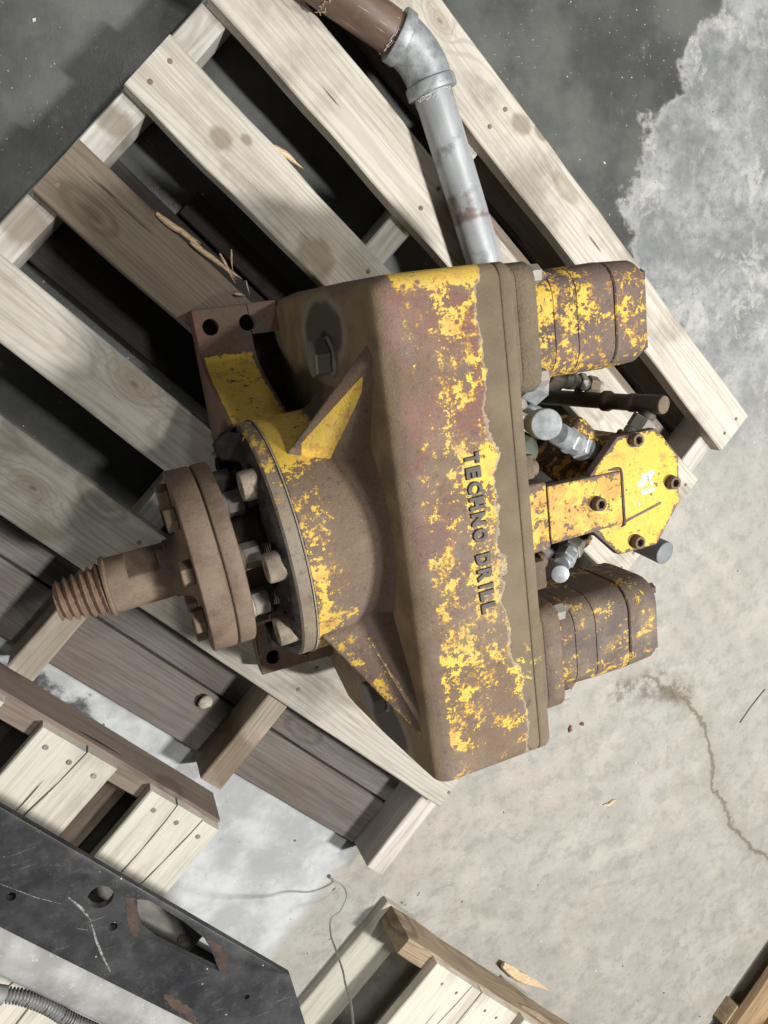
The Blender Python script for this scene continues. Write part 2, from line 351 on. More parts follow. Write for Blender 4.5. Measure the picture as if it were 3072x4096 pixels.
M_white = wood('whitewashed_board', (.62, .60, .52), (.55, .525, .45), (.42, .39, .32), .3, False, .8, 420., line=.35)
def splint():
    t = NT('fresh_split_wood'); f = t.noise(t.map(t.objc(), (20, 400, 400)), 1, 3)
    return t.fin(t.mix(t.ss(f, .4, .65), (.64, .49, .32), (.48, .34, .20)), .8)
M_splint = splint()

def concrete():
    t = NT('stained_concrete'); P = t.pos(); X, Y, Z = t.xyz(P)
    n1 = t.noise(P, 3.2, 8, .62); n2 = t.noise(P, 13, 8, .66); n3 = t.noise(P, 70, 5, .7)
    base = t.mix(t.ss(n2, .36, .66), (.31, .30, .268), (.40, .386, .348))
    base = t.mix(t.mul(t.ss(n1, .48, .62), .6), base, (.37, .335, .295))
    base = t.mix(t.mul(t.ss(t.noise(P, 5.5, 5, .6), .52, .66), .45), base, (.37, .375, .385))
    base = t.mix(t.mul(t.ss(t.noise(P, 2.1, 6, .6), .42, .62), .5), base, (.30, .295, .27))
    base = t.mix(t.mul(t.ss(n3, .52, .68), .45), base, (.25, .235, .2))
    base = t.mix(t.mul(t.ss(t.noise(P, 420, 3, .7), .5, .72), .3), base, (.56, .54, .49))
    base = t.mix(t.mul(t.ss(t.noise(P, 27, 8, .72), .47, .63), .55), base, (.225, .22, .2))
    base = t.mix(t.mul(t.ss(t.noise(P, 6.5, 7, .68), .5, .66), .28), base, (.44, .425, .385))
    base = t.mix(t.mul(t.ss(t.noise(P, 190, 5, .78), .56, .68), .5), base, (.17, .16, .14))
    A = t.add(t.mul(X, .772), t.mul(Y, .636))             # across the pallet boards
    L = t.sub(t.mul(X, .636), t.mul(Y, .772))             # along them
    # blue-grey bare slab between the pallets
    sl = t.ss(t.add(A, t.mul(t.sub(n1, .5), .06)), -.20, -.26)
    sl = t.mul(sl, t.ss(t.add(L, t.mul(t.sub(n2, .5), .05)), .78, .745))
    slab = t.mix(t.ss(t.noise(P, 9, 8, .66), .38, .64), (.34, .355, .36), (.52, .535, .535))
    base = t.mix(sl, base, slab)
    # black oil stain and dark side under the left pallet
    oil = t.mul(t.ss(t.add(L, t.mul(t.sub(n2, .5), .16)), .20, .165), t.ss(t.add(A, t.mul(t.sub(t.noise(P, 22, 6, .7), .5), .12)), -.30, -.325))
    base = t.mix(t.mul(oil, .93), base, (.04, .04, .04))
    # peeled light coating by the upper right, with a ragged edge
    edge = t.add(t.mul(t.sub(t.noise(P, 5, 2, .5), .5), .22), t.mul(t.sub(t.noise(P, 26, 6, .62), .5), .10))
    lim = t.add(1.0, t.add(t.mul(t.ss(Y, .40, .47), .05), t.add(t.mul(t.ss(Y, .53, .58), .06), t.mul(t.ss(Y, .6, .74), .11))))
    d = t.sub(t.add(X, edge), lim)
    d = t.add(d, t.add(t.mul(t.sub(t.noise(P, 55, 6, .7), .5), .07), t.mul(t.sub(t.noise(P, 17, 4, .6), .5), .08))); right = t.ss(d, -.016, .014)
    peel = t.mix(t.ss(t.noise(P, 9, 10, .76), .38, .64), (.19, .2, .205), (.36, .37, .37))
    peel = t.mix(t.mul(t.ss(t.noise(P, 38, 8, .75), .48, .64), .55), peel, (.13, .135, .135))
    peel = t.mix(t.mul(t.ss(t.noise(P, 5, 5, .62), .5, .68), .5), peel, (.17, .18, .185))
    peel = t.mix(t.ss(t.noise(P, 130, 6, .75), .655, .70), peel, (.62, .62, .6))
    flake = t.mul(t.ss(t.noise(P, 11, 9, .7, .5), .53, .60), t.mul(t.ss(t.noise(P, 4, 2), .38, .55), t.ss(t.noise(P, 70, 6, .7), .35, .55)))
    peel = t.mix(t.mul(flake, .7), peel, (.47, .465, .435))
    peel = t.mix(t.mul(t.ss(d, .03, .0), .35), peel, (.5, .49, .46))
    pz = t.ss(t.add(Y, t.mul(t.sub(n1, .5), .5)), -.35, .12)
    rightc = t.mix(pz, base, peel)
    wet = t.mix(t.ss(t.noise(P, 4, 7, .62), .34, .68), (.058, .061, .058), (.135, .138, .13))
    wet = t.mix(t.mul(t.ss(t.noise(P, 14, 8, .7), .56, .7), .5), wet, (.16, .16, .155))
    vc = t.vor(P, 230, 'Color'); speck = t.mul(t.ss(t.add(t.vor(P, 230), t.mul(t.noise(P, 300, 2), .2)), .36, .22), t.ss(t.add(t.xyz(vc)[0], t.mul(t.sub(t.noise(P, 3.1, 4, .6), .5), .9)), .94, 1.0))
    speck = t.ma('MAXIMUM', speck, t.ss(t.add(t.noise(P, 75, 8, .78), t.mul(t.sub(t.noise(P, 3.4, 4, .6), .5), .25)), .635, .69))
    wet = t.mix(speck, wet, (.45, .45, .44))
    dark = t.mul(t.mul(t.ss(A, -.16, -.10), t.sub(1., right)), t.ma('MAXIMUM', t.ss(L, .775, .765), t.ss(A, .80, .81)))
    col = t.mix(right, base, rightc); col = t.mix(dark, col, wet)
    # crack running down the right
    PW_ = t.vadd(t.com(X, Y, 0.), t.com(t.mul(t.sub(t.noise(P, 6, 3), .5), .09), t.mul(t.sub(t.noise(t.vadd(P, t.com(5., 3., 0.)), 6, 3), .5), .09), 0.))
    PW_ = t.vadd(PW_, t.com(t.mul(t.sub(t.noise(P, 45, 5, .65), .5), .035), t.mul(t.sub(t.noise(t.vadd(P, t.com(2., 8., 0.)), 45, 5, .65), .5), .035), 0.))
    cd = t.segd(PW_, ((1.0, -.64), (1.10, -.71), (1.172, -.86), (1.179, -1.012), (1.269, -1.166), (1.40, -1.34)))
    col = t.mix(t.mul(t.ss(cd, .05, .0), t.mul(t.ss(t.noise(P, 30, 5, .65), .3, .6), .55)), col, (.25, .23, .185))
    col = t.mix(t.mul(t.ss(cd, .0085, .0015), .75), col, (.12, .105, .08))
    cs = t.segd(PW_, ((.93, -.645), (1.02, -.655), (1.10, -.70)))
    col = t.mix(t.mul(t.ss(cs, .055, .005), t.mul(t.ss(t.noise(P, 24, 6, .68), .42, .6), .8)), col, (.12, .10, .07))
    # grit
    g = t.vor(P, 120, 'Color'); gd = t.vor(P, 120)
    grit = t.mul(t.ss(gd, .16, .1), t.ss(t.xyz(g)[0], .93, .95))
    col = t.mix(t.mul(grit, .8), col, t.mix(t.ma('GREATER_THAN', t.xyz(g)[1], .45), (.07, .06, .05), (.72, .71, .68)))
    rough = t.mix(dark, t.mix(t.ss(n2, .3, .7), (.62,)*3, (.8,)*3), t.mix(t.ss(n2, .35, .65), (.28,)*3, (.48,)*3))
    h = t.add(t.add(t.mul(n3, .35), t.mul(t.noise(P, 300, 3, .7), .2)), t.add(t.mul(right, t.mul(flake, .25)), t.mul(n2, .5)))
    return t.fin(col, rough, 0, t.bump(h, .35, .003), .4)
M_floor = concrete()
def black_steel():
    t = NT('scratched_black_steel'); P = t.pos()
    c = t.mix(t.ss(t.noise(P, 12, 8, .7), .38, .66), (.018, .019, .022), (.046, .047, .05))
    c = t.mix(t.mul(t.ss(t.noise(P, 60, 8, .75), .52, .68), .5), c, (.085, .08, .07))
    dust = t.ss(t.noise(P, 260, 4, .75), .62, .7); X, Y, Z = t.xyz(P)
    A = t.add(t.mul(t.sub(X, .071), .817), t.mul(t.add(Y, .753), .577))
    c = t.mix(t.mul(dust, t.add(.25, t.mul(t.ss(A, -.05, 0.), .6))), c, (.19, .175, .15))
    sc = t.ss(t.noise(t.map(P, (12, 150, 30), rot=(0, 0, .55)), 1, 5, .65), .66, .7)
    c = t.mix(t.mul(sc, .5), c, (.16, .16, .16))
    fl = t.vor(P, 90, 'Color'); fd = t.vor(P, 90)
    c = t.mix(t.mul(t.ss(fd, .14, .08), t.ss(t.xyz(fl)[0], .92, .94)), c, (.4, .39, .36))
    return t.fin(c, t.mix(t.ss(t.noise(P, 30, 4), .3, .7), (.42,)*3, (.62,)*3), .0, t.bump(t.noise(P, 240, 4), .2, .0008), .45)
M_black = black_steel()
M_lip = simple('dusty_lit_and_pale_metal', (.36, .36, .355), (.22, .22, .215), 14, .6, .1, .3, .0008, (.42, .41, .39))  # on the lip this pale tone paints light falling on dusty black steel
M_rustflat = simple('bare_rust_patch', (.085, .056, .042), (.055, .042, .037), 50, .85, 0, .4)
M_conduit = simple('grey_conduit', (.25, .25, .245), (.2, .2, .195), 40, .45, .3)
M_wire = simple('grey_wire', (.47, .46, .43), (.38, .37, .34), 60, .45, .2)
M_greyplate = simple('dusty_grey_steel', (.17, .165, .15), (.13, .125, .115), 24, .75, 0, .3)
M_nail = simple('nail_steel', (.36, .35, .33), (.25, .23, .2), 80, .5, .4)
M_rustnail = simple('rusty_nail', (.24, .18, .125), (.17, .125, .085), 80, .8)
M_scratch = simple('bright_scratch', (.42, .42, .41), (.06, .06, .062), 260, .45, .3)
M_end = wood('end_grain', (.34, .27, .19), (.20, .15, .10), (.09, .065, .045), .2, False)
def galvpipe():
    t = NT('galvanised_pipe'); O = t.objc(); P = t.pos()
    n = t.noise(t.map(O, (7, 60, 60)), 1, 6, .6)
    c = t.mix(t.ss(n, .35, .68), (.34, .36, .375), (.47, .495, .51))
    c = t.mix(t.mul(t.ss(t.noise(P, 17, 5, .6), .56, .68), .7), c, (.14, .15, .155))
    c = t.mix(t.mul(t.ss(t.noise(P, 130, 4), .6, .7), .4), c, (.55, .57, .58))
    L = t.xyz(O)[0]                                                         # rust band half-way where a clamp sat
    band = t.mul(t.ss(t.ma('ABSOLUTE', t.add(L, t.add(-.005, t.mul(t.sub(t.noise(P, 30, 4), .5), .03)))), .026, .018), t.ss(t.noise(P, 24, 4, .6), .4, .55))
    c = t.mix(t.mul(band, .8), c, (.16, .105, .085))
    return t.fin(c, .5, .2, t.bump(t.noise(P, 200, 4), .15, .0006), .5)
M_pipe = galvpipe()
def rustpipe():
    t = NT('rust_brown_pipe'); O = t.objc(); P = t.pos()
    n = t.noise(t.map(O, (9, 40, 40)), 1, 6, .62)
    c = t.mix(t.ss(n, .36, .66), (.105, .066, .05), (.155, .102, .08)); c = t.mix(t.mul(t.ss(t.noise(P, 25, 4), .52, .68), .7), c, (.19, .12, .07))
    c = t.mix(t.mul(t.ss(t.noise(t.map(O, (16, 300, 300)), 1, 4), .66, .7), .8), c, (.42, .34, .28))
    return t.fin(c, .5, .1, t.bump(t.noise(P, 150, 5), .25, .0008), .45)
M_rpipe = rustpipe()
M_fibre = simple('hemp_fibre', (.55, .45, .3), (.4, .3, .18), 90, .9)
M_tape = simple('white_tape', (.75, .74, .7), (.6, .58, .54), 90, .7)
# ------------------------------------------------------------------ floor
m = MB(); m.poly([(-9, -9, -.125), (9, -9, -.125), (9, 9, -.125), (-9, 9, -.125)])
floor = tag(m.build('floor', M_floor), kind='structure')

# ------------------------------------------------------------------ pallets
def board_mesh(L, W, T, wane=.0012, splits=(), seed=0, nl=26, chip=None):
    """plank along local x, centred; edges slightly rounded and uneven; splits are real gaps"""
    r = random.Random(seed); bm = bmesh.new(); cuts = [-W/2] + sorted(splits) + [W/2]
    for k, (y0, y1) in enumerate(zip(cuts, cuts[1:])):
        rings = []
        for i in range(nl + 1):
            x = -L/2 + L*i/nl
            def j(a, f, s): return a*(mnoise.noise(Vector((x*f + seed*3.1, s*7.7, seed*1.3))) )
            g0 = .0004 + (.0011*(1 - abs(i/nl - .5)) + j(.0012, 30, 5)) if k else 0
            g1 = .0004 + (.0011*(1 - abs(i/nl - .5)) + j(.0012, 30, 6)) if k < len(cuts) - 2 else 0
            sk0 = (.012*math.sin(x*9 + k) if k else 0); sk1 = (.012*math.sin(x*9 + k + 1) if k < len(cuts) - 2 else 0)
            a = y0 + (j(wane, 9, 1) if not k else g0 + sk0); b = y1 + (j(wane, 9, 2) if k == len(cuts)-2 else -g1 + sk1)
            c = .0016 + abs(j(.0022, 22, 3)); c2 = .0016 + abs(j(.0022, 22, 4)); t = T/2; q = j(.0012, 3, 9)
            if k: c = .0005
            if k < len(cuts) - 2: c2 = .0005
            xe = x + (r.uniform(-.001, .001) if i in (0, nl) else 0)
            rings.append([(xe, a, -t), (xe, b, -t), (xe, b, t - c2 + q), (xe, b - c2, t + q), (xe, a + c, t + q), (xe, a, t - c + q)])
        vs = [[bm.verts.new(p) for p in rr] for rr in rings]
        for A, B in zip(vs, vs[1:]):
            for i in range(6): bm.faces.new((A[i], A[(i+1) % 6], B[(i+1) % 6], B[i]))
        bm.faces.new(vs[0][::-1]); bm.faces.new(vs[-1])
    bmesh.ops.recalc_face_normals(bm, faces=bm.faces)
    me = bpy.data.meshes.new('plank'); bm.to_mesh(me); bm.free()
    me.polygons.foreach_set('use_smooth', [True]*len(me.polygons)); me.set_sharp_from_angle(angle=R(32))
    return me
class Frame:
    """a pallet's own axes: X along its stringer-crossing boards"""
    def __init__(s, o, xd):
        s.o = Vector((o[0], o[1], 0)); s.x = Vector((xd[0], xd[1], 0)).normalized(); s.y = Vector((-s.x.y, s.x.x, 0)); s.a = math.atan2(s.x.y, s.x.x)
    def w(s, X, Y, z): return s.o + s.x*X + s.y*Y + Vector((0, 0, z))
SEED = [0]
def plank(fr, par, name, X0, X1, Y0, Y1, ztop, T, mat, tint=(1, 1, 1), along='x', splits=(), wane=.0012, label=None, tilt=0.):
    SEED[0] += 1
    L, W = (X1-X0, Y1-Y0) if along == 'x' else (Y1-Y0, X1-X0)
    me = board_mesh(L, W, T, wane, splits, SEED[0]); me.materials.append(mat)
    o = bpy.data.objects.new(name, me); C.objects.link(o)
    c = fr.w((X0+X1)/2, (Y0+Y1)/2, ztop - T/2)
    o.parent = par; o.location = c - WP[par.name]; WP[o.name] = c
    o.rotation_euler.z = fr.a + (0 if along == 'x' else math.pi/2) + tilt
    o.color = (*tint, 1)
    if label: o['label'] = label
    o['_r'] = 0; del o['_r']
    return o
m = MB(); m.lathe((0, 0, 0), (0, 0, 1), [(-.001, .0042), (.0009, .0042), (.0014, .0036)], 12)
NAIL = m.build('nail', M_nail); NAILME = NAIL.data; bpy.data.objects.remove(NAIL)
m = MB(); m.lathe((0, 0, 0), (0, 0, 1), [(-.001, .0036), (.0002, .0036), (.0005, .003)], 10); m.lathe((.0005, 0, .0004), (0, 0, 1), [(0, .0022), (.0004, .002)], 8)
t_ = m.build('nail', M_rustnail); RNAILME = t_.data; bpy.data.objects.remove(t_)
def nail(fr, brd, X, Y, z, me=None, ):
    o = bpy.data.objects.new('nail', me or RNAILME); C.objects.link(o); o.parent = brd
    d = fr.w(X, Y, z) - WP[brd.name]; o.location = Matrix.Rotation(-brd.rotation_euler.z, 3, 'Z') @ d
    return o
# --- the pallet under the drill head
F1 = Frame((0, 0), (.635644, -.771983)); PW = F1.w(.2, .3, -.125)
pal = thing('wooden_pallet', PW, 'weathered pale wooden pallet carrying the yellow drill head and the bent pipe', 'pallet', 'wooden pallets on the concrete')
STR = ((-.369, -.329), (0, .042), (.353, .395), (.733, .773))
for i, (a, b) in enumerate(STR):
    tn = ((.93, .93, .93), (.95, .93, .9), (.62, .55, .47), (.92, .9, .9))[i]
    plank(F1, pal, 'stringer', a, b, (-.6 if i == 0 else -.281 + .012*(i == 3)), .868, -.0265, .077, M_wood, tn, 'y', wane=.002)
DECK = ((.775, .866, .775, (1, .97, .92), 'pale deck board along the outer edge of the pallet'), (.602, .70, .772, (.97, .95, .9), None), (.437, .528, .772, (.93, .91, .86), None),
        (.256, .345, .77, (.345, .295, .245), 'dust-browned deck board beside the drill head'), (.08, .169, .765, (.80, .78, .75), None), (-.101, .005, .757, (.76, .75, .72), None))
for i, (y0, y1, xe, tn, lb) in enumerate(DECK):
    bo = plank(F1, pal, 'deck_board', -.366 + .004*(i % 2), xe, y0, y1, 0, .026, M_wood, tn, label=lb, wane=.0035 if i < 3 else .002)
    for a, b in STR:
        for q, dy in ((.3, .002), (.72, -.003)):
            nail(F1, bo, (a+b)/2 + (dy if q < .5 else -dy), y0 + (y1-y0)*q, .0002)
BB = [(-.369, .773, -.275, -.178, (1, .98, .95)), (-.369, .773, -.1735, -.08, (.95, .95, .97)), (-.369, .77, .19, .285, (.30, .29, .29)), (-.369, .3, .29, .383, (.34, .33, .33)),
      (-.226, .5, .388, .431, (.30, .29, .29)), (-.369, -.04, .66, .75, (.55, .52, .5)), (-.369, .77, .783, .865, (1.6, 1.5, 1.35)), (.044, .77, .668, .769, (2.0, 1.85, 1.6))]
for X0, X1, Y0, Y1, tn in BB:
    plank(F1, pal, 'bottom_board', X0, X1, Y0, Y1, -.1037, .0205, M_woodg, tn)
# --- pallet at the lower left: whitewashed boards nailed to a brown stringer
F2 = Frame((.018, -.536), (.613, -.79))
p2 = thing('wooden_pallet', F2.w(-.3, -.3, -.125), 'whitewashed pallet with bright nail heads running under the black steel plate', 'pallet', 'wooden pallets on the concrete')
for y in (-.032, -.36, -.69): plank(F2, p2, 'stringer', -.9, .0, y, y + .037, -.0205, .083, M_woodg, (1.35, 1.2, 1.05), 'x')
for X0, X1, sp in ((-.14, 0, (-.022, .028)), (-.336, -.205, (.0,)), (-.54, -.40, ()), (-.75, -.62, ())):
    bo = plank(F2, p2, 'deck_board', X0, X1, -.75, -.0008, 0, .020, M_white, (1, 1, 1), 'y', sp)
    if X0 > -.4:
        for q in (.18, .5, .83): nail(F2, bo, X0 + (X1-X0)*q, -.024 - .004*rnd.random(), .0003, NAILME)
for X0, X1, tn in ((-.222, -.127, (1.9, 1.75, 1.5)), (-.124, -.03, (.16, .15, .14)), (-.5, -.4, (1.9, 1.75, 1.5)), (-.398, -.3, (.16, .15, .14))): plank(F2, p2, 'bottom_board', X0, X1, -.75, -.04, -.104, .02, M_woodg, tn, 'y')  # near-black boards are added: their tint paints the shade in the gaps
# --- pallet at the bottom: pale boards on a raw brown stringer
F3 = Frame((.312, -.918), (.589, -.808))
p3 = thing('wooden_pallet', F3.w(.3, -.3, -.125), 'pale split-board pallet with a raw brown stringer at the bottom of the view', 'pallet', 'wooden pallets on the concrete')
plank(F3, p3, 'stringer', 0, .95, -.036, 0, -.012, .092, M_woodb, (1, 1, 1), 'x', label='raw brown stringer with a splintered side', wane=.004)
plank(F3, p3, 'stringer', 0, .95, -.38, -.34, -.012, .092, M_woodb, (.7, .7, .7), 'x')
for X0, X1, sp in ((.075, .219, (-.03,)), (.2235, .345, ()), (.372, .5, ()), (.53, .65, ())):
    bo = plank(F3, p3, 'deck_board', X0, X1, -.7, -.003, .0085, .02, M_white, (1.04, 1.03, 1), 'y', sp)
    for q in (.3, .62): nail(F3, bo, X0 + (X1-X0)*q, -.03, .0087)
for X0, X1 in ((-.012, .082), (.4, .5)): plank(F3, p3, 'bottom_board', X0, X1, -.7, .0, -.105, .019, M_white, (.75, .75, .75), 'y')
# --- corner of one more pallet at the lower right
F4 = Frame((1.250, -1.652), (.636, -.772))
p4 = thing('wooden_pallet', F4.w(.3, 0, -.125), 'low orange-brown pallet just entering the lower right corner of the view', 'pallet', 'wooden pallets on the concrete')
for X0, X1 in ((0, .1), (.13, .23), (.26, .36)): plank(F4, p4, 'deck_board', X0, X1, -.55, .5, -.068, .02, M_woodb, (1.15, 1.05, .9), 'y')
for y in (-.10, .33, -.52): plank(F4, p4, 'stringer', -.006, .9, y, y + .062, -.0885, .036, M_end, (1.3, 1.25, 1.15), 'x')
# ------------------------------------------------------------------ drill head
YC, ZC = -.004, .235
AX = (0, YC, ZC)
D = thing('drill_head', (.3, 0, 0), 'yellow and rust drill rotary head lying on the pallet, cast lettering on its upper face', 'drill head')
# main housing: rounded outline pushed along x
def outline(inset=0.):
    P = []
    def arc(cy, cz, r, a0, a1, n=6):
        for i in range(n+1):
            a = R(a0 + (a1-a0)*i/n); P.append((cy + r*math.cos(a), cz + r*math.sin(a)))
    i = inset; r = max(.019 - i, .003)
    arc(.2675 - i - r, .425 - i - r, r, 0, 90); arc(-.282 + i + r, .425 - i - r, r, 90, 172)
    P += [(-.293+i, .35), (-.313+i, .24), (-.331+i, .12), (-.333+i, .095), (-.318+i, .05), (-.300+i, .003), (.277-i, .003), (.278-i, .1), (.2725-i, .285)]
    return P
def slab(x0, x1, f=0., fb=0., ins=0., n=6):
    rr = []
    for k in range(n+1 if f else 1):
        t = R(90*k/n) if f else R(90); d = f*.75*(1 - math.sin(t)) + ins; rr.append([(x0 + f*(1 - math.cos(t)), y, z) for y, z in outline(d)])
    if fb: rr.append([(x1 - fb, y, z) for y, z in outline(ins)])
    rr.append([(x1, y, z) for y, z in outline(ins + fb*.8)])
    m = MB(); m.rings(rr); return m
house = slab(.243, .3755, .022, .001).build('housing', M_house, D, 50)
slab(.375, .3772, 0, 0, .0012).build('gasket', M_rustd, D)
cover = slab(.3768, .392, .0012, .005, 0, 2).build('cover_plate', M_house, D, 50)
# raised cast lettering
def letters(text, p0, p1, height, par):
    """text runs from p0 to p1 (2D, on z=top), each letter its own piece"""
    cu = bpy.data.curves.new('text', 'FONT'); cu.size = 1; cu.extrude = .0; cu.resolution_u = 3
    tmp = bpy.data.objects.new('text', cu); C.objects.link(tmp)
    p0, p1 = Vector(p0), Vector(p1); d = (p1 - p0).normalized(); L = (p1 - p0).length; up = Vector((-d.y, d.x))
    adv = {'T': .93, 'E': .98, 'C': 1.04, 'H': 1.1, 'N': 1.1, 'O': 1.16, ' ': .62, 'D': 1.1, 'R': 1.08, 'I': .52, 'L': .92}
    tot = sum(adv[c] for c in text); pos = 0
    for ch in text:
        wd = adv[ch]/tot*L
        if ch != ' ':
            cu.body = ch; cu.offset = .035; cu.extrude = .12; cu.bevel_depth = .03; cu.bevel_resolution = 1
            bpy.context.view_layer.update(); dg = bpy.context.evaluated_depsgraph_get()
            me = bpy.data.meshes.new_from_object(tmp.evaluated_get(dg))
            xs = [v.co.x for v in me.vertices]; ys = [v.co.y for v in me.vertices]
            x0, x1, y0, y1 = min(xs), max(xs), min(ys), max(ys)
            fw = wd*(.80 if ch != 'I' else .42)
            c = p0 + d*(pos + wd/2)
            for v in me.vertices:
                a = ((v.co.x - x0)/(x1 - x0) - .5)*fw; b = ((v.co.y - y0)/(y1 - y0))*height; h = (v.co.z + .15)/.3
                q = d*a + up*(b - height/2); v.co = (q.x, q.y, (h - .5)*.0032)
            me.materials.clear(); me.materials.append(M_letter)
            me.polygons.foreach_set('use_smooth', [True]*len(me.polygons)); me.set_sharp_from_angle(angle=R(50))
            o = bpy.data.objects.new('letter', me); C.objects.link(o); o.parent = par
            cc = Vector((c.x, c.y, .425 + .0006)) + Vector((up.x, up.y, 0))*(height/2)
            o.location = cc - WP[par.name]; WP[o.name] = cc
        pos += wd
    bpy.data.objects.remove(tmp)
letters('TECHNO DRILL', (.3168, .088), (.3188, -.090), .0172, house)
# bell, retainer ring, gasket line: this whole nose sits a touch askew on the housing
XF[0] = Matrix.Translation((.2, YC, 0)) @ Matrix.Rotation(.05, 4, 'Z') @ Matrix.Translation((-.2, -YC, 0))
m = MB(); m.lathe(AX, (1, 0, 0), [(.153, .1410), (.1545, .1425), (.20, .1415), (.214, .1415), (.226, .1435), (.236, .148), (.244, .156), (.256, .170)], 96); m.build('bell_housing', M_bell, D)
m = MB(); m.lathe(AX, (1, 0, 0), [(.1517, .1438), (.1531, .1438)], 96); m.build('gasket', M_gasket, D)
m = MB(); m.lathe(AX, (1, 0, 0), [(.132, .1350), (.1355, .1402), (.1375, .1422), (.1510, .1422), (.1515, .1405)], 96); m.build('retainer_ring', M_ring, D)
# grease packed on the ring's face, lumpy
m = MB(); rr = []
for i in range(30):
    r = .058 + (.1395 - .058)*i/29; ring = []
    for k in range(170):
        a = 2*math.pi*k/170; p = Vector((0, math.cos(a)*r, math.sin(a)*r))
        h = .005 + .006*mnoise.fractal(p*38, .9, 2.2, 5) + .003*mnoise.noise(p*140)
        edge = max(0, min(1, (.1385 - r)/.006)); h *= edge
        for ca, cr, hh, s in ((8, .122, .026, .018), (-16, .120, .018, .02), (176, .118, .012, .018), (150, .131, .006, .012)):
            q = math.hypot(p.y - cr*math.cos(R(ca)), p.z - cr*math.sin(R(ca))); h += hh*math.exp(-(q/s)**4)
        ring.append((.1335 - h + (.0015 if i == 29 else 0), YC + p.y, ZC + p.z))
    rr.append(ring)
m.rings(rr, cap=False); m.build('grease', M_grease, D, 80)
m = MB(); m.lathe(AX, (1, 0, 0), [(.085, .054), (.088, .062), (.128, .064), (.14, .068)], 48); m.build('spindle_sleeve', M_tube, D)
def socket_screw(o, d, r, h, af, mat, par, name='cap_screw', depth=.6, ph=0., n=36):
    m = MB(); d = Vector(d).normalized(); u = d.orthogonal().normalized(); v = d.cross(u); o = Vector(o)
    def circ(t, rad, hexed=False):
        out = []
        for i in range(n):
            a = 2*math.pi*i/n; q = rad/math.cos((a % (math.pi/3)) - math.pi/6) if hexed else rad
            out.append(o + d*t + (u*math.cos(a+ph) + v*math.sin(a+ph))*q)
        return out
    hr = af/2
    m.rings([circ(0, r), circ(h*.86, r), circ(h*.97, r*.95), circ(h, r*.87), circ(h, hr*1.12, True), circ(h*.95, hr, True), circ(h*(1-depth), hr, True), circ(h*(1-depth)-.0005, hr*.3)])
    return m.build(name, mat, par, 30)
for k in range(8):
    a = R(-2 + 45*k); p = (.137, YC + .1185*math.cos(a), ZC + .1185*math.sin(a))
    socket_screw(p, (-1, 0, 0), .0166, .0245, .016, M_tan if k in (1, 2, 3) else M_grease, D, ph=k*.7)
# big bolted coupling flange
for nm, x0, x1 in (('coupling_flange', .0440, .0725), ('spindle_flange', .0737, .0935)):
    m = MB(); m.lathe(AX, (1, 0, 0), [(x0, .045), (x0, .1048), (x0 + .0012, .1071), (x0 + .0025, .1078), (x1 - .002, .1078), (x1 - .0008, .1071), (x1, .1058), (x1, .05)], 120); m.build(nm, M_rust, D)
m = MB(); m.lathe(AX, (1, 0, 0), [(.072, .1045), (.074, .1045)], 96); m.build('gasket', M_rustd, D)
for k in range(8):
    a = R(-8 + 45*k); y, z = YC + .0805*math.cos(a), ZC + .0805*math.sin(a)
    m = MB(); m.hexa((0, y, z), (1, 0, 0), .0310, .0445, .0250, k*.5); hb = m.build('hex_bolt', M_rust, D, 25)
    m = MB(); m.lathe((0, y, z), (1, 0, 0), [(.093, .0155), (.0975, .0155)], 24)
    m.hexa((0, y, z), (1, 0, 0), .0975, .1165, .0255, k*.8 + .2); nu = m.build('nut', M_zinc, D, 25)
    m = MB(); pr = [(.1155, .0088)]
    for i in range(7): pr += [(.1162 + .0024*i, .0092), (.1174 + .0024*i, .0080)]
    pr += [(.1335, .0072)]
    m.lathe((0, y, z), (1, 0, 0), pr, 20); m.build('stud', M_tan, nu, 20)
# spindle with wrench flats, then a coarse tapered thread
HY = YC - .002
m = MB(); prof = [(-.049, .0295), (-.0478, .0335), (-.0455, .0345), (-.0435, .0342), (-.0425, .0320), (-.0215, .0318), (-.0213, .0318)] + [(x/1000, .0318) for x in range(-20, 13, 4)] + [(.0128, .0318), (.0130, .0318), (.0215, .0318), (.0222, .0318), (.0228, .0338), (.031, .0345), (.037, .0365), (.0412, .0405), (.0432, .0455), (.0447, .051)]
vs = m.lathe((0, HY, ZC), (1, 0, 0), prof, 96)
fd = Vector((0, math.cos(R(30)), math.sin(R(30))))
for ring in vs:
    for v in ring:
        if -.0214 < v.co.x < .0129:
            q = Vector((0, v.co.y - HY, v.co.z - ZC)); e = q.dot(fd)
            for sgn in (1, -1):
                if e*sgn > .0245: v.co -= fd*(e - .0245*sgn)
m.build('spindle', M_rust, D, 30)
m = MB(); rr = []; NA = 72; pit = .0086; NX = 84
for i in range(NX + 1):
    x = -.1005 + .0525*i/NX; base = .0172 + (x + .1005)/.0525*.0088; ring = []
    for k in range(NA):
        a = 2*math.pi*k/NA; f = ((x + .1005)/pit - k/NA) % 1.0
        tooth = min(1, max(0, min(f/.5, (1 - f)/.42)))
        fade = min(1, max(0, (x + .1012)/.0012)); r = base + .0052*tooth*fade
        ring.append((x, HY - .0015 + r*math.cos(a), ZC + r*math.sin(a)))
    rr.append(ring)
m.rings(rr); m.build('spindle_thread', M_thread, D, 60)
XF[0] = None
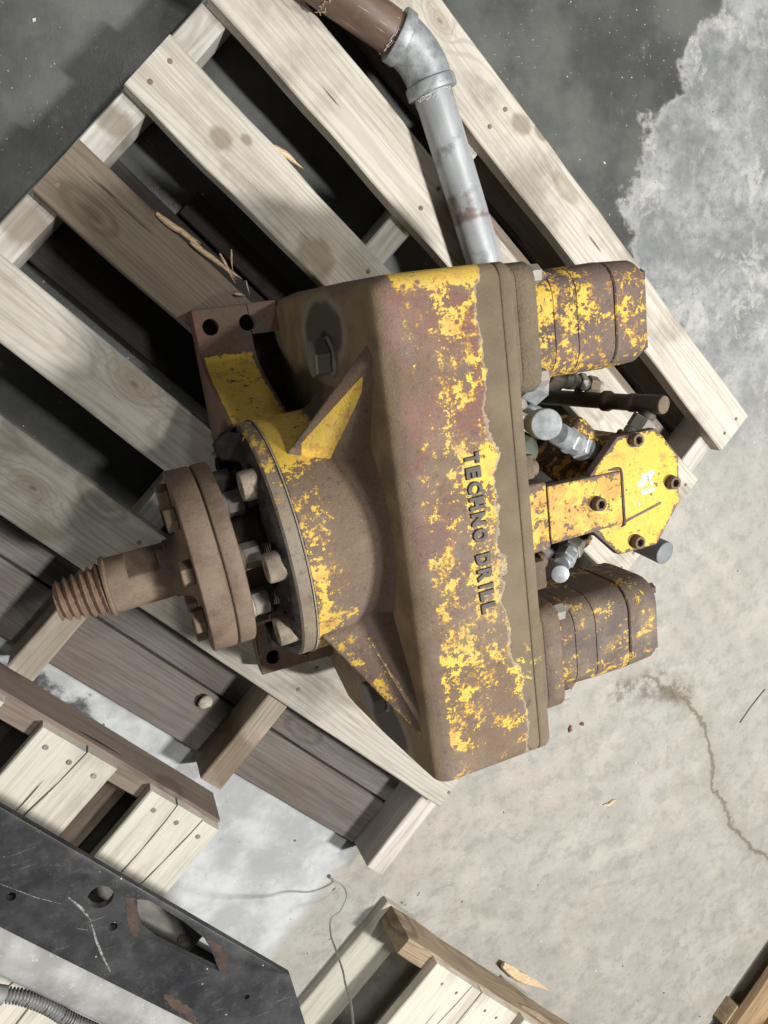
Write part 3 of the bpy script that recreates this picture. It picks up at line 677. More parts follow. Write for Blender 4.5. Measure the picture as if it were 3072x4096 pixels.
# stiffening ribs between bell and housing corner
def rib(top, mat):
    top = [Vector(p) for p in top]; low = []
    for p in top:
        q = Vector((p.x, YC, ZC)); low.append(p + (q - p)*.42)
    sg = 1 if top[0].y > 0 else -1        # the inner flank slopes gently into bell and wall like a cast web
    for i, p in enumerate(top):
        if p.x > .252 and p.z > .41: low[i] = Vector((.256, sg*.125, .372))
        elif .2 < p.x < .22: low[i] = Vector((.240, sg*.062, .345))
    m = MB(); m.prism(low, top, .0045, 3); m.build('rib', mat, D, 40)
rib([(.1600, .108, .327), (.258, .226, .401), (.253, .203, .4175), (.209, .101, .3425)], M_rib)
rib([(.1600, -.100, .348), (.258, -.254, .404), (.253, -.218, .4185), (.212, -.104, .352)][::-1], M_rib2)
# foot brackets with bolt holes
for s, mat in ((1, M_foot), (-1, M_foot2)):
    fy = (lambda y: y) if s > 0 else (lambda y: .003 - y)
    prof = [(.2745, .002), (.2745, .041), (.272, .0435), (.215, .0435), (.203, .047), (.190, .060), (.172, .092), (.150, .140), (.136, .172), (.118, .205), (.06, .205), (.06, .002)]
    m = MB(); bz = [(.1275, fy(y), z) for y, z in prof]; tz = [(.203, fy(y), z) for y, z in prof]
    m.prism(bz, tz, .002, 2); web = m.build('foot_bracket', mat, D, 30)
    m = MB(); m.box((.2235, fy(.2535), .0228), (.0405, .042, .0415), bev=.002); pad = m.build('foot_pad', mat, D, 30)
    for tgt in (web, pad):
        for hx in (.149, .1995):
            m = MB(); m.lathe((hx, fy(.249), 0), (0, 0, 1), [(-.05, .0112), (.1, .0112)], 28); boolean(tgt, m.build('cutter', None))
for y, z in ((.195, .27), (-.224, .285)):
    m = MB(); m.lathe((0, y, z), (1, 0, 0), [(.2375, .021), (.2395, .0235), (.247, .024)], 32); pl = m.build('plug', M_fit, D)
    m = MB(); m.hexa((0, y, z), (1, 0, 0), .2185, .2378, .038, .3); m.build('plug_hex', M_fit, pl, 25)
# hydraulic motors on the rear cover
def rrect(x, y, z, h, r, n=6, hz=None):
    P = []; hz = hz or h
    for cy, cz, a0 in ((h-r, hz-r, 0), (-h+r, hz-r, 90), (-h+r, -hz+r, 180), (h-r, -hz+r, 270)):
        for i in range(n+1):
            a = R(a0 + 90*i/n); P.append((x, y + cy + r*math.cos(a), z + cz + r*math.sin(a)))
    return P
def rprism(segs, y, z, name, mat, par, ang=40):
    m = MB(); m.rings([rrect(x, y, z, h, r) for x, h, r in segs]); return m.build(name, mat, par, ang)
MX = .014
for y, mat, z, dust in ((.197, M_motor, .302, True), (-.2045, M_motor2, .300, False)):
    h = .0605
    body = rprism([(MX + .432, h*.94, .03), (MX + .442, h*.96, .032), (MX + .447, h, .034), (MX + .4635, h, .034), (MX + .4638, h - .0012, .034), (MX + .4645, h - .0012, .034), (MX + .4648, h, .034), (MX + .494, h + .001, .034), (MX + .4943, h - .0006, .034), (MX + .4950, h - .0006, .034), (MX + .4953, h + .001, .034), (MX + .5440, h + .002, .034), (MX + .5455, h, .034)], y, z, 'hydraulic_motor', mat, D)
    body['label'] = 'hydraulic motor with much yellow left, at the upper end' if dust else 'hydraulic motor mostly bare rust, at the lower end'
    rprism([(MX + .545, h - .002, .034), (MX + .548, h - .002, .034)], y, z, 'seal_plate', M_rustd, body)
    rprism([(MX + .5475, h, .033), (MX + .549, h + .0015, .034), (MX + .588, h, .033), (MX + .5945, h - .003, .032), (MX + .5985, h - .009, .028)], y, z, 'end_cap', mat, body)
    sp = M_dust if dust else M_foot2
    m = MB(); m.lathe((0, y, z), (1, 0, 0), [(.39, .052), (MX + .402, .052)], 40); m.build('pilot_boss', M_dust, body)
    rprism([(MX + .392, .0695, .02), (MX + .3935, .0715, .022), (MX + .4105, .0715, .022), (MX + .4120, .070, .02)], y, z, 'spacer_plate', sp, body)
    rprism([(MX + .4125, .070, .02), (MX + .414, .0715, .024), (MX + .4345, .0715, .024), (MX + .4375, .069, .022)], y, z, 'flange_plate', sp, body)
    for a in (-1, 1):
        for b in (-1, 1):
            m = MB(); m.hexa((0, y + a*.056, z + b*.056), (1, 0, 0), MX + .437, MX + .450, .019, .2*a); m.build('bolt', M_zinc, body, 25)
            m = MB(); m.lathe((0, y + a*.040, z + b*.040), (1, 0, 0), [(MX + .594, .0085), (MX + .6035, .0085), (MX + .6055, .006)], 6); m.build('bolt', M_rustd, body, 25)
    for b in (-1, 1):    # cast lugs at the motor's root corners
        m = MB(); m.tube([(MX + .438, y + b*.054, z + .044), (MX + .456, y + b*.0545, z + .046), (MX + .470, y + b*.052, z + .044)], [.011, .009, .003], 10); m.build('lug', mat, body)
m = MB(); m.hexa((0, .2585, .358), (1, 0, 0), .3925, .4005, .021, .25); m.build('bolt', M_rust, D, 25)
m = MB(); m.hexa((0, -.276, .372), (1, 0, 0), .3915, .4025, .021, .1); m.build('bolt', M_rust, D, 25)
# valve block with its octagonal top plate, neck and socket screws
OC = [(.486, .026), (.527, .064), (.582, .064), (.614, .025), (.613, -.032), (.577, -.078), (.521, -.078), (.486, -.041)]
ox, oy = .55, -.007
m = MB(); m.prism([(x, y, .387) for x, y in OC], [(x, y, .399) for x, y in OC], .0012, 2); octo = m.build('octagon_plate', M_octo, D, 30)
m = MB(); k1 = [(ox + (x-ox)*.86, oy + (y-oy)*.86) for x, y in OC]; m.prism([(x, y, .21) for x, y in k1], [(x, y, .3868) for x, y in k1], .003, 2); m.build('valve_block', M_block, D, 30)
m = MB(); m.prism([(.427, .0265, .386), (.527, .0245, .386), (.5275, -.0395, .386), (.427, -.042, .386)], [(.427, .0265, .4018), (.527, .0245, .4018), (.5275, -.0395, .4018), (.427, -.042, .4018)], .0022, 3); m.build('neck_bar', M_neck, D, 30)
m = MB(); m.tube([(.529, .027, .399), (.529, .02, .4), (.5295, -.02, .4), (.5298, -.042, .3995), (.526, -.044, .399)], [.001, .0019, .0019, .0022, .001], 8); m.tube([(.527, .0265, .399), (.52, .0275, .399), (.511, .0275, .3985)], [.002, .002, .001], 8); m.build('weld_bead', M_rustd, octo)
m = MB()
for i in range(26):
    f = i/25; m.lathe((.532 + .052*f, -.0385 + .0112*f, .3985), (0, 0, 1), [(0, .0022), (.0008, .0019), (.0011, .001)], 8)
m.build('weld_bead', M_rust, octo)
m = MB(); m.prism([(.394, .033, .375), (.429, .031, .375), (.429, -.047, .375), (.394, -.050, .375)], [(.394, .033, .3995), (.429, .031, .3995), (.429, -.047, .3995), (.394, -.050, .3995)], .004, 3); m.build('neck_collar', M_neck, D, 35)
for x, y in ((.491, -.007), (.5495, .0565), (.601, -.005), (.5455, -.0665)):
    zt = .4018 if x < .5 else .399
    m = MB(); m.lathe((x, y, zt - .0005), (0, 0, 1), [(0, .0092), (.0012, .009)], 28); m.build('washer', M_rustd, D)
    socket_screw((x, y, zt + .0006), (0, 0, 1), .0078, .0085, .0085, M_rust, D, 'socket_screw', .75, x*9)
m = MB(); rs = random.Random(5)
for cx, cy, a, b in ((.5655, .0085, .0085, .0045), (.5575, .001, .0055, .004), (.563, .0055, .0042, .0038), (.5725, -.0005, .0026, .0036), (.5625, -.0085, .0075, .003), (.5715, -.0085, .0055, .0022), (.5725, .0125, .005, .0035)):
    n = 14; pts = []
    for i in range(n):
        t = 2*math.pi*i/n; q = 1 + rs.uniform(-.28, .28); pts.append((cx + a*q*math.cos(t), cy + b*q*math.sin(t)))
    zz = .3991 + .00004*rs.random() + .0003*len(m.bm.verts)/200
    m.prism([(x, y, .3985) for x, y in pts], [(x, y, zz) for x, y in pts])
m.prism([(x, y, .3985) for x, y in ((.5512, -.0195), (.5535, -.0192), (.555, -.024), (.5528, -.0245))], [(x, y, .3993) for x, y in ((.5512, -.0195), (.5535, -.0192), (.555, -.024), (.5528, -.0245))])
stk = m.build('torn_sticker', M_stick, octo)
m = MB()
for pts in (((.5675, .0095), (.5685, .0095), (.5685, .0035), (.5675, .0035)), ((.5652, .0095), (.5675, .0095), (.5675, .0083), (.5652, .0083)), ((.5652, .0083), (.5661, .0083), (.5661, .0050), (.5652, .0050)), ((.5661, .0060), (.5675, .0060), (.5675, .0050), (.5661, .0050)), ((.5600, -.0015), (.5655, -.0035), (.5655, -.0043), (.5600, -.0023)), ((.5600, -.0085), (.5660, -.0060), (.5660, -.0073), (.5600, -.0098))):
    m.prism([(x, y, .3988) for x, y in pts], [(x, y, .39952) for x, y in pts])
m.build('sticker_print', M_green, stk, flat=True)
# hydraulic fittings round the valve block
def stack(name, p, q, segs, par=D):
    """segs: (t0, t1, kind, radius-or-af, material) along p->q"""
    p, q = Vector(p), Vector(q); d = (q - p).normalized(); root = None
    for i, (t0, t1, kind, r, mat) in enumerate(segs):
        m = MB()
        if kind == 'hex': m.hexa(p, d, t0, t1, r, i*.4)
        elif kind == 'cap':
            m.lathe(p, d, [(t0, r*.97), (t0 + (t1-t0)*.25, r), (t1 - .0012, r), (t1 - .0003, r*.97), (t1, r*.92)], 40)
        else: m.lathe(p, d, [(t0, r*.9), (t0 + .001, r), (t1 - .001, r), (t1, r*.9)], 32)
        o = m.build(name if root is None else {'hex': 'hex_nut', 'cap': 'end_cap'}.get(kind, 'collar'), mat, root or par, 25)
        root = root or o
    return root
a = stack('capped_fitting', (.524, .040, .352), (.432, .0905, .408), [(.0, .022, 'hex', .036, M_block), (.022, .030, 'cyl', .0155, M_galv), (.030, .046, 'hex', .028, M_galv), (.046, .058, 'cyl', .0135, M_galv), (.058, .074, 'hex', .026, M_galv), (.074, .098, 'cyl', .0128, M_galv)])
d = Vector((-.30, .10, .75)).normalized(); top = Vector((.421, .0985, .419))
m = MB(); m.lathe(top - d*.075, d, [(0, .0125), (.03, .0135), (.042, .0155), (.044, .0168), (.0655, .0168), (.0663, .0163), (.068, .0168), (.0735, .0168), (.0748, .0158), (.075, .0145)], 44); m.build('end_cap', M_galv, a, 30)
b = stack('capped_fitting', (.516, -.066, .330), (.452, -.081, .378), [(.0, .020, 'hex', .030, M_block), (.018, .028, 'cyl', .0135, M_fit), (.028, .046, 'hex', .026, M_fit), (.046, .052, 'cyl', .012, M_galv), (.052, .068, 'hex', .023, M_galv), (.068, .076, 'cyl', .0105, M_galv)])
top = Vector((.4475, -.088, .384)); m = MB(); m.lathe(top - d*.05, d, [(0, .009), (.02, .0105), (.047, .0112), (.0492, .0105), (.05, .0085)], 36); m.build('end_cap', M_galv, b, 30)
stack('capped_tube', (.606, -.088, .235), (.6225, -.1105, .362), [(0, .130, 'cap', .0155, M_cap)])
m = MB(); p, q = Vector((.571, .093, .20)), Vector((.611, .0855, .38))
def lr(t): return p + (q - p)*t
m.tube([lr(t) for t in (-.35, 0, .50, .515, .53, .565, .58, .595, .735, .75, .785, .80, .815, .985, 1)], [.0105]*3 + [.0118, .0134, .0134, .0118, .0104, .0104, .0118, .0118, .0106, .0112, .0116, .0110], 28); tb = m.build('steel_tube', M_tube, D, 35)
m = MB(); m.lathe(q, q - p, [(-.001, .0112), (.0008, .0106)], 28); m.build('end_cap', M_dust, tb)
stack('hex_fitting', (.572, .025, .345), (.607, .080, .362), [(0.01, .030, 'hex', .034, M_block), (.030, .038, 'cyl', .0145, M_galv), (.038, .056, 'hex', .026, M_fit), (.056, .064, 'cyl', .0105, M_tube)])
stack('tube_fitting', (.535, .130, .252), (.625, .100, .250), [(0, .026, 'hex', .030, M_tube), (.026, .038, 'cyl', .0125, M_fit), (.038, .045, 'hex', .024, M_fit), (.045, .052, 'cyl', .0095, M_tube), (.052, .062, 'hex', .023, M_fit), (.062, .068, 'cyl', .009, M_tube), (.068, .084, 'hex', .021, M_dust), (.084, .092, 'cyl', .0075, M_zinc)])
m = MB(); m.lathe((.392, .062, .352), (1, 0, 0), [(0, .024), (.03, .024), (.042, .021), (.05, .014), (.053, .006)], 36); m.build('rubber_plug', M_olive, D)
m = MB(); m.tube([(.39, .13, .30), (.43, .12, .27), (.47, .118, .262), (.5, .109, .262)], .0125, 16); m.build('steel_tube', M_tube, D)
m = MB(); m.box((.43, .112, .315), (.05, .03, .03), Matrix.Rotation(.3, 3, 'Z'), .004); m.build('adapter_block', M_fit, D)
m = MB(); m.tube([(.43, .03, .33), (.45, .05, .31), (.5, .07, .30), (.54, .06, .30)], .011, 14); m.build('hose_stub', M_tube, D)
m = MB(); m.tube([(.49, .115, .20), (.535, .085, .2), (.58, .055, .21)], .0085, 16); m.build('steel_tube', M_galv, D)
m = MB(); m.box((.498, .068, .352), (.034, .038, .05), Matrix.Rotation(.7, 3, 'Z'), .009, 3); m.build('valve_lobe', M_block, D)
m = MB(); m.hexa((.455, .135, .325), (.6, -.35, -.2), 0, .03, .034); m.build('hex_nut', M_galv, D)
m = MB(); m.tube([(.44, .02, .33), (.45, .018, .345), (.452, .01, .36)], .014, 18); m.build('hose_end', M_fit, D)
m = MB(); m.box((.402, .0535, .397), (.015, .027, .02), bev=.002); tb1 = m.build('clip_tab', M_dust, D)
m = MB(); m.lathe((.41, .049, .392), (1, 0, 0), [(0, .010), (.008, .0098), (.0105, .007)], 24); m.build('bolt', M_rust, tb1)
m = MB(); m.box((.403, -.072, .397), (.022, .034, .02), bev=.002); tb2 = m.build('clip_tab', M_dust, D)
m = MB(); m.lathe((.413, -.06, .392), (1, 0, 0), [(0, .010), (.007, .0098), (.0095, .007)], 24); m.build('bolt', M_rust, tb2)
# ------------------------------------------------------------------ bent pipe lying on the pallet behind the drill head
PR = .0285
pp = thing('bent_pipe', (.53, .45, .0), 'bent pipe of rusty and galvanised lengths joined by an elbow, lying across pale deck boards', 'pipe')
e0, e1 = Vector((.4845, .6015, PR+.004)), Vector((.5235, .540, PR+.004))     # elbow mouths
dA = (Vector((.40, .655, 0)) - Vector((.484, .603, 0))).normalized(); dB = (Vector((.6, .22, 0)) - Vector((.522, .535, 0))).normalized()
def stretch(name, p, q, mat, par, r, thread=True):
    L = (q - p).length; n = 4; rr = [(-L/2, r*.93)]
    if thread:
        for i in range(9): rr += [(-L/2 + .0022*i + .0004, r*.945 + .00016*i), (-L/2 + .0022*i + .0014, r*.915 + .00016*i)]
        rr += [(-L/2 + .022, r)]
    rr += [(-L/2 + L*f, r) for f in (.3, .6, .97)] + [(L/2, r*.98)]
    m = MB(); m.lathe((0, 0, 0), (1, 0, 0), rr, 48); o = m.build(name, mat, None, 25)
    o.parent = par; o.location = (p + q)/2 - WP[par.name]; WP[o.name] = (p+q)/2
    o.rotation_euler = (q - p).to_track_quat('X', 'Z').to_euler(); return o
pgal = stretch('galvanised_pipe', e1 - dB*.012, e1 + dB*.34, M_pipe, pp, PR*.97)
prst = stretch('rusty_pipe', e0 - dA*.012, e0 + dA*.30, M_rpipe, pp, PR*1.03)
m = MB(); path = []; rad = []
for i in range(13):
    t = i/12; a = e0 + dA*.006; b = e1 + dB*.006; c = (e0 - dA*.045 + e1 - dB*.045)/2
    path.append(a*(1-t)**2 + c*2*t*(1-t) + b*t*t); rad.append(PR*1.16)
m.tube(path, rad, 40); elb = m.build('pipe_elbow', M_galv, pp, 60)
for o_, d_ in ((e0, dA), (e1, dB)):
    m = MB(); m.lathe(o_, d_, [(-.008, PR*1.14), (-.006, PR*1.27), (-.004, PR*1.29), (.008, PR*1.29), (.0096, PR*1.26), (.010, PR*1.02)], 48); m.build('collar', M_galv, elb, 30)
q = dA*.115
m = MB(); m.lathe(e0 + q, dA, [(0, PR*1.0), (.001, PR*1.1), (.022, PR*1.1), (.023, PR*1.0)], 48); m.build('collar', M_rpipe, prst, 30)
def fibres(o, d, r, n, seed, mat, par, ln=.014):
    m = MB(); rs = random.Random(seed); d = Vector(d).normalized(); u = d.orthogonal().normalized(); v = d.cross(u)
    for i in range(n):
        a = rs.uniform(0, 6.28); p = Vector(o) + d*rs.uniform(-.003, .006); pts = []
        for k in range(6):
            a += rs.uniform(-.1, .25); rr = r + .0004 + (.003*rs.random() if k > 2 else 0); pts.append(p + (u*math.cos(a) + v*math.sin(a))*rr + d*rs.uniform(-.002, .003))
        m.tube(pts, .00045, 4)
    return tag(m.build('sealing_fibre', mat, par), kind='stuff')
fibres(e0 + dA*.011, dA, PR*1.0, 26, 1, M_tape, pp); fibres(e1 + dB*.0115, dB, PR*.97, 22, 2, M_tape, pp)
fibres(e0 + dA*.11, dA, PR*1.06, 26, 3, M_fibre, pp); fibres(e0 + dA*.142, dA, PR*1.05, 26, 4, M_fibre, pp)

# ------------------------------------------------------------------ black steel machine frame at the lower left
EV, NV = Vector((.577, -.817, 0)), Vector((-.817, -.577, 0)); BO = Vector((.068, -.715, 0))
def bp(e, n, z): v = BO + EV*e + NV*n; return (v.x, v.y, z)
fr = thing('machine_frame', bp(-.3, .08, -.125), 'scratched black steel machine frame with a slot and holes, over the whitewashed pallet', 'machine frame')
pl = [(-.95, 0), (0, 0), (.16, .096), (.16, .135), (-.95, .135)]
m = MB(); m.prism([bp(e, n, .139) for e, n in pl], [bp(e, n, .15) for e, n in pl], .0015, 2); plate = m.build('black_plate', M_black, fr, 30)
slot = [(-.11, -.488), (-.096, -.4965), (-.059, -.551), (-.038, -.591), (-.0325, -.618), (-.029, -.656), (-.062, -.614), (-.1, -.564), (-.114, -.538), (-.1145, -.512)]
m = MB(); m.prism([(x, y, .1) for x, y in slot[::-1]], [(x, y, .2) for x, y in slot[::-1]]); boolean(plate, m.build('cutter', None))
for x, y, r in ((-.1525, -.4645, .0165), (-.251, -.417, .006), (-.148, -.516, .0062), (.0, -.72, .004)):
    m = MB(); m.lathe((x, y, 0), (0, 0, 1), [(.1, r), (.2, r)], 28); boolean(plate, m.build('cutter', None))
m = MB(); m.prism([bp(e, n, .05) for e, n in ((-.95, .055), (-.105, .055), (-.105, .125), (-.95, .125))], [bp(e, n, .062) for e, n in ((-.95, .055), (-.105, .055), (-.105, .125), (-.95, .125))], .001); lower = m.build('lower_plate', M_greyplate, fr)
m = MB(); m.lathe((-.073, -.654, .0605), (0, 0, 1), [(0, .008), (.004, .0078)], 20); m.build('bolt', M_rustd, lower)
m = MB(); m.prism([bp(e, n, -.125) for e, n in ((-.95, .02), (-.78, .02), (-.78, .125), (-.95, .125))], [bp(e, n, .1385) for e, n in ((-.95, .02), (-.78, .02), (-.78, .125), (-.95, .125))]); web = m.build('web_plate', M_black, fr)
m = MB(); rings = []
prof = [(.128, .1502), (.134, .1512), (.140, .1545), (.146, .1575), (.152, .159), (.172, .159), (.177, .1575), (.179, .153), (.179, .128), (.168, .128), (.128, .14)]
for e in (-.95, -.5, -.2, .16): rings.append([bp(e, n, z) for n, z in prof])
m.rings(rings); lip = m.build('lit_lip', M_lip, fr, 50)  # light patch on the black plate, built as a pale strip
m = MB(); m.prism([bp(e, n, .10) for e, n in ((-.95, .181), (.16, .181), (.16, .197), (-.95, .197))], [bp(e, n, .118) for e, n in ((-.95, .181), (.16, .181), (.16, .197), (-.95, .197))], .002); m.build('side_rail', M_black, fr)
for pts, wd in ((((-.189, -.447), (-.178, -.470), (-.171, -.494)), .0035), (((-.1715, -.499), (-.172, -.526), (-.170, -.552), (-.166, -.583)), .003), (((-.19, -.497), (-.178, -.506)), .0015), (((-.27, -.38), (-.225, -.43), (-.2, -.452)), .0008)):
    m = MB(); up = []; dn = []
    for i, p in enumerate(pts):
        t = (Vector(pts[min(i+1, len(pts)-1)]) - Vector(pts[max(i-1, 0)])).normalized(); s_ = Vector((-t.y, t.x)); ww = wd/2*(1 if 0 < i < len(pts)-1 else .35)
        up.append((p[0] + s_.x*ww, p[1] + s_.y*ww)); dn.append((p[0] - s_.x*ww, p[1] - s_.y*ww))
    o_ = up + dn[::-1]; m.prism([(x, y, .1502) for x, y in o_], [(x, y, .1505) for x, y in o_]); m.build('paint_scratch', M_scratch, plate, flat=True)
def blot(pts, z0, z1, name, mat, par, seed=1, sub=5, amp=.1):
    rs = random.Random(seed); out = []
    for i, p in enumerate(pts):
        a, b = Vector(p), Vector(pts[(i+1) % len(pts)]); L = (b-a).length; nn = Vector((-(b-a).y, (b-a).x)).normalized()
        for k in range(sub): q = a + (b-a)*(k/sub) + nn*(rs.uniform(-1, 1)*L*amp if k else 0); out.append((q.x, q.y))
    m = MB(); m.prism([(x, y, z0) for x, y in out], [(x, y, z1) for x, y in out]); return m.build(name, mat, par, flat=True)
blot([(-.109, -.653), (-.100, -.660), (-.090, -.678), (-.080, -.695), (-.073, -.727), (-.078, -.735), (-.088, -.705), (-.098, -.69)], .1502, .1506, 'bare_rust', M_rustflat, plate, 3)
blot([(-.123, -.476), (-.112, -.484), (-.116, -.512), (-.116, -.535), (-.124, -.545), (-.130, -.52), (-.126, -.50)], .1502, .1506, 'bare_rust', M_rustflat, plate, 4)
blot([(-.036, -.594), (-.026, -.604), (-.012, -.632), (-.018, -.645), (-.017, -.66), (-.0275, -.654), (-.031, -.62)], .1502, .1506, 'bare_rust', M_rustflat, plate, 5)
m = MB(); m.prism([bp(e, n, .03) for e, n in ((-.104, .088), (-.02, .088), (-.02, .125), (-.104, .125))], [bp(e, n, .045) for e, n in ((-.104, .088), (-.02, .088), (-.02, .125), (-.104, .125))], .001); m.build('dark_slot_filler', M_black, fr)  # black filler added below the slot to keep its right end dark
# corrugated conduit beside it
cp = [Vector(p) for p in ((-.40, -.50, .12), (-.35, -.545, .12), (-.306, -.577, .12), (-.281, -.597, .12), (-.257, -.627, .12), (-.241, -.655, .12), (-.217, -.69, .12), (-.18, -.75, .11), (-.12, -.83, .08), (-.05, -.93, -.10))]
def spline(P, n):
    out = []
    for i in range(len(P)-1):
        p0, p1, p2, p3 = P[max(i-1, 0)], P[i], P[i+1], P[min(i+2, len(P)-1)]
        for k in range(n):
            t = k/n; out.append(.5*((2*p1) + (p2-p0)*t + (2*p0 - 5*p1 + 4*p2 - p3)*t*t + (3*p1 - p0 - 3*p2 + p3)*t**3))
    return out + [P[-1]]
sp_ = spline(cp, 200); path = [sp_[0]]
for p in sp_:
    if (p - path[-1]).length > .0011: path.append(p)
m = MB(); m.tube(path, [.0088 + .0016*max(-1, min(1, 1.6*math.sin(i*2*math.pi/4.0 + .8))) for i in range(len(path))], 16)
tag(m.build('corrugated_conduit', M_conduit, None, 70), 'grey corrugated conduit in the bottom left corner beside the black frame', 'conduit')
m = MB(); m.tube([cp[1] + Vector((.01, -.01, 0)), cp[2] + Vector((-.008, .006, 0)), cp[2] + Vector((.004, -.004, 0))], .0118, 24)
tag(m.build('conduit_coupling', M_lip), 'pale coupling sleeve on the grey corrugated conduit', 'coupling')
# ------------------------------------------------------------------ loose wire
wp_ = [(0.2100, -0.8178, -0.1225), (0.2032, -0.8080, -0.120), (0.2044, -0.8109, -0.112), (0.2195, -0.822, -0.1), (0.2201, -0.8305, -0.08), (0.1972, -0.8292, -0.05), (0.1724, -0.8095, -0.02), (0.1608, -0.804, 0.02), (0.158, -0.7958, 0.06), (0.1534, -0.7795, 0.12), (0.1472, -0.7645, 0.16), (0.1401, -0.7348, 0.22), (0.1279, -0.7032, 0.28), (0.1148, -0.6636, 0.34)]
wp_ = [Vector(p) for p in wp_]; wp_.append(wp_[-1] + Vector((-.03, .09, .12)))
m = MB(); m.tube(spline(wp_, 8), .0017, 8)
tag(m.build('loose_wire', M_wire), 'thin grey wire hanging in a loose curl down to the concrete', 'wire')
# ------------------------------------------------------------------ splinters, offcuts, crumbs
def splinter(name, p, q, wd, seed, label, cat, group, mat=None, lift=.002):
    rs = random.Random(seed); p, q = Vector(p), Vector(q); n = 9; d = (q - p).normalized(); s_ = Vector((-d.y, d.x, 0)); rings = []
    for i in range(n+1):
        t = i/n; w_ = wd*(.25 + .75*math.sin(math.pi*min(1, t*1.15 + .08))**.7)*(1 if t < .95 else .3); c = p + (q-p)*t + s_*.02*(q-p).length*math.sin(t*5 + seed) + Vector((0, 0, lift + .12*wd*math.sin(t*3.1)))
        a = s_*w_/2; h = Vector((0, 0, w_*.28 + .0005)); j = rs.uniform(-.12, .12)
        rings.append([c - a*(1+j), c - a*.4 - h, c + a*.5 - h, c + a*(1-j), c + a*.4 + h, c - a*.5 + h])
    m = MB(); m.rings(rings); return tag(m.build(name, mat or M_splint, None, 30), label, cat, group)
SG = 'split wood splinters on the dusty deck board'
SL = [((.112, .404), (.162, .360), .0085, 'longest pale wood splinter along the edge of the brown deck board'), ((.135, .385), (.169, .346), .006, 'second pale splinter, lying close along the longest one'), ((.150, .365), (.203, .310), .007, 'broad pale splinter ending above the foot bracket of the drill head'), ((.160, .352), (.196, .322), .0045, 'tan splinter in the middle of the heap on the brown deck board'),
      ((.185, .346), (.201, .304), .004, 'short thick splinter near the foot of the heap'), ((.202, .350), (.199, .318), .0028, 'sliver crossing the heap at a steep angle'), ((.192, .326), (.210, .309), .004, 'stub of split wood at the lower end of the heap'), ((.216, .307), (.2165, .285), .002, 'single thin straw lying next to the rear corner of the upper foot bracket'), ((.196, .291), (.211, .2865), .0042, 'short pale chip on the brown deck board just above the foot bracket')]
for i, (p, q, wd, lb) in enumerate(SL):
    splinter('wood_splinter', (*p, .002 + .0015*(i % 3)), (*q, .0035 + .002*(i % 2)), wd, i+3, lb, 'splinter', SG)
splinter('wood_splinter', (.283, .482, -.004), (.329, .452, -.012), .0095, 31, 'pale splinter torn from the edge of the second deck board near the pipe', 'splinter', None)
splinter('wood_offcut', (.548, -1.199, -.112), (.655, -1.335, -.112), .024, 41, 'split pale offcut on the concrete beside the raw brown stringer', 'offcut', None)
splinter('wood_splinter', (.512, -1.196, -.035), (.66, -1.40, -.03), .014, 43, 'long splinter lifting off the raw brown pallet stringer', 'splinter', None, M_woodb)
m = MB(); bmesh.ops.create_icosphere(m.bm, subdivisions=3, radius=.0115)
for v in m.bm.verts:
    v.co = Vector((v.co.x*1.1, v.co.y*.95, v.co.z*.7))*(1 + .22*mnoise.noise(v.co*130) + .1*mnoise.noise(v.co*320)) + Vector((.043, -.3565, -.0955))
tag(m.build('concrete_lump', simple('pale_crumb', (.52, .5, .45), (.36, .34, .3), 160, .9), None, 60), 'pale crumbly lump on the grey bottom board of the main pallet', 'lump')
m = MB(); m.box((.500, -1.252, .018), (.035, .016, .012), Matrix.Rotation(.55, 3, 'Z'), .003); tag(m.build('rubber_scrap', M_tube), 'small dark scrap on a pale deck board at the bottom edge', 'scrap')
m = MB(); m.tube([(.853, -.909, -.1225), (.868, -.913, -.1215), (.880, -.908, -.1225), (.888, -.911, -.1235)], [.001, .004, .0035, .0008], 8); tag(m.build('wood_shaving', M_splint), 'curled orange wood shaving alone on the open concrete', 'shaving')
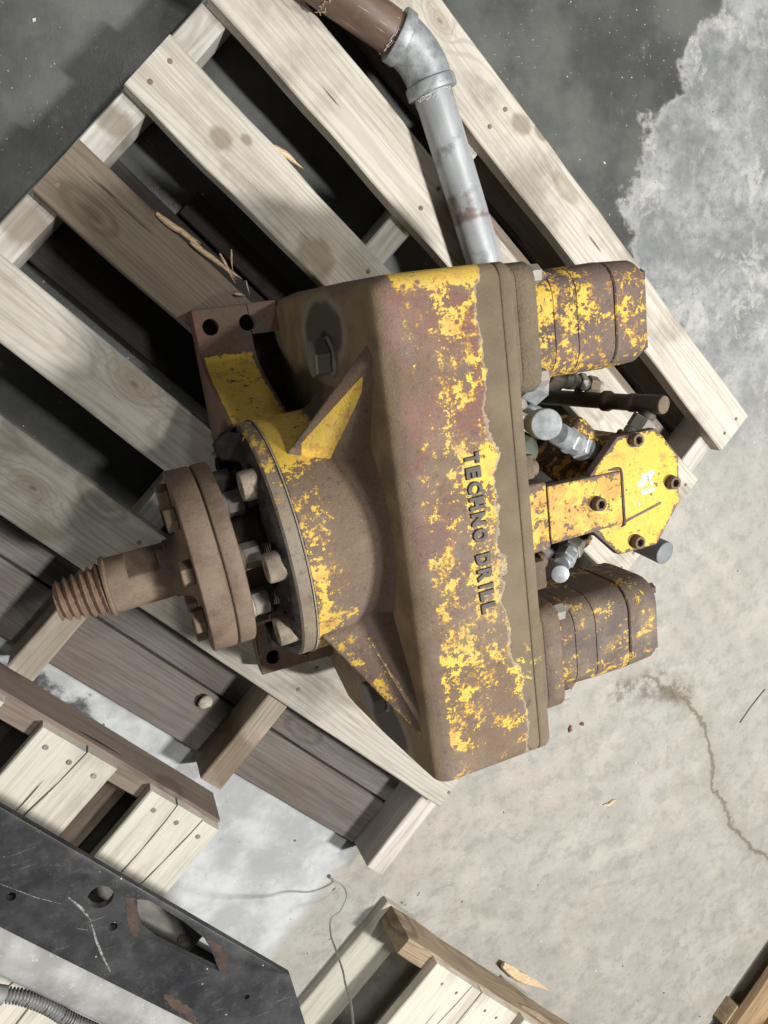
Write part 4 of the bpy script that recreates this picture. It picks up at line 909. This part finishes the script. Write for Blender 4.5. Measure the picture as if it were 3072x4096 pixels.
for p, q, lb in (((.781, -.676), (.776, -.692), 'dark red crumb with a pink tail by the lower motor'), ((.806, -.683), (.815, -.681), 'small reddish crumb beside the dark red one on the concrete')):
    m = MB(); m.tube([(*p, -.1225), ((p[0]+q[0])/2, (p[1]+q[1])/2, -.121), (*q, -.1235)], [.0018, .0042, .001], 8); tag(m.build('rust_crumb', simple('red_crumb', (.22, .07, .06), (.3, .16, .12), 200)), lb, 'crumb')
m = MB(); m.tube([(1.268, -.84, -.1235), (1.30, -.81, -.1225), (1.335, -.785, -.1235), (1.35, -.775, -.1235)], .0011, 6); tag(m.build('wire_scrap', M_tube), 'short thin dark wire scrap on the concrete at the right edge', 'wire')
# chips and grit scattered over the open floor: nobody could count them
m = MB(); rs = random.Random(11)
for i in range(950):
    x, y = rs.uniform(-.35, 1.5), rs.uniform(-1.7, .85)
    A = .772*x + .636*y; L = .636*x - .772*y
    if -.30 < A < .88 and -.39 < L < .79: continue
    if A < -.42 and L < .62: continue
    if A > -.2 and rs.random() < .55: continue
    if A < -.3 and L > 1.05 and y < -1.1 and x < .75: continue
    l = rs.choice((.0015, .002, .002, .003, .004, .007)); wd = l*rs.uniform(.2, .7); a = rs.uniform(0, 3.14); c, s_ = math.cos(a), math.sin(a); h = rs.uniform(.0006, .002)
    q = [(x + c*u*l/2 - s_*v*wd/2, y + s_*u*l/2 + c*v*wd/2) for u, v in ((-1, -.6), (.3, -1), (1, .2), (-.2, 1))]
    m.prism([(a_, b_, -.1249) for a_, b_ in q], [(a_ + .0003, b_, -.1249 + h) for a_, b_ in q])
tg = NT('pale_chips'); g_ = tg.vor(tg.pos(), 35, 'Color')
tg.fin(tg.mix(tg.ma('GREATER_THAN', tg.xyz(g_)[0], .4), (.16, .13, .10), (.60, .56, .48)), .8)
tag(m.build('floor_chips', tg.m, flat=True), 'fine pale and dark chips scattered over the bare concrete', kind='stuff')

# ------------------------------------------------------------------ raise the whole place so the floor is at z = 0
for o in list(scene.objects):
    if o.parent is None and o.type in ('MESH', 'EMPTY'): o.location.z += LIFT
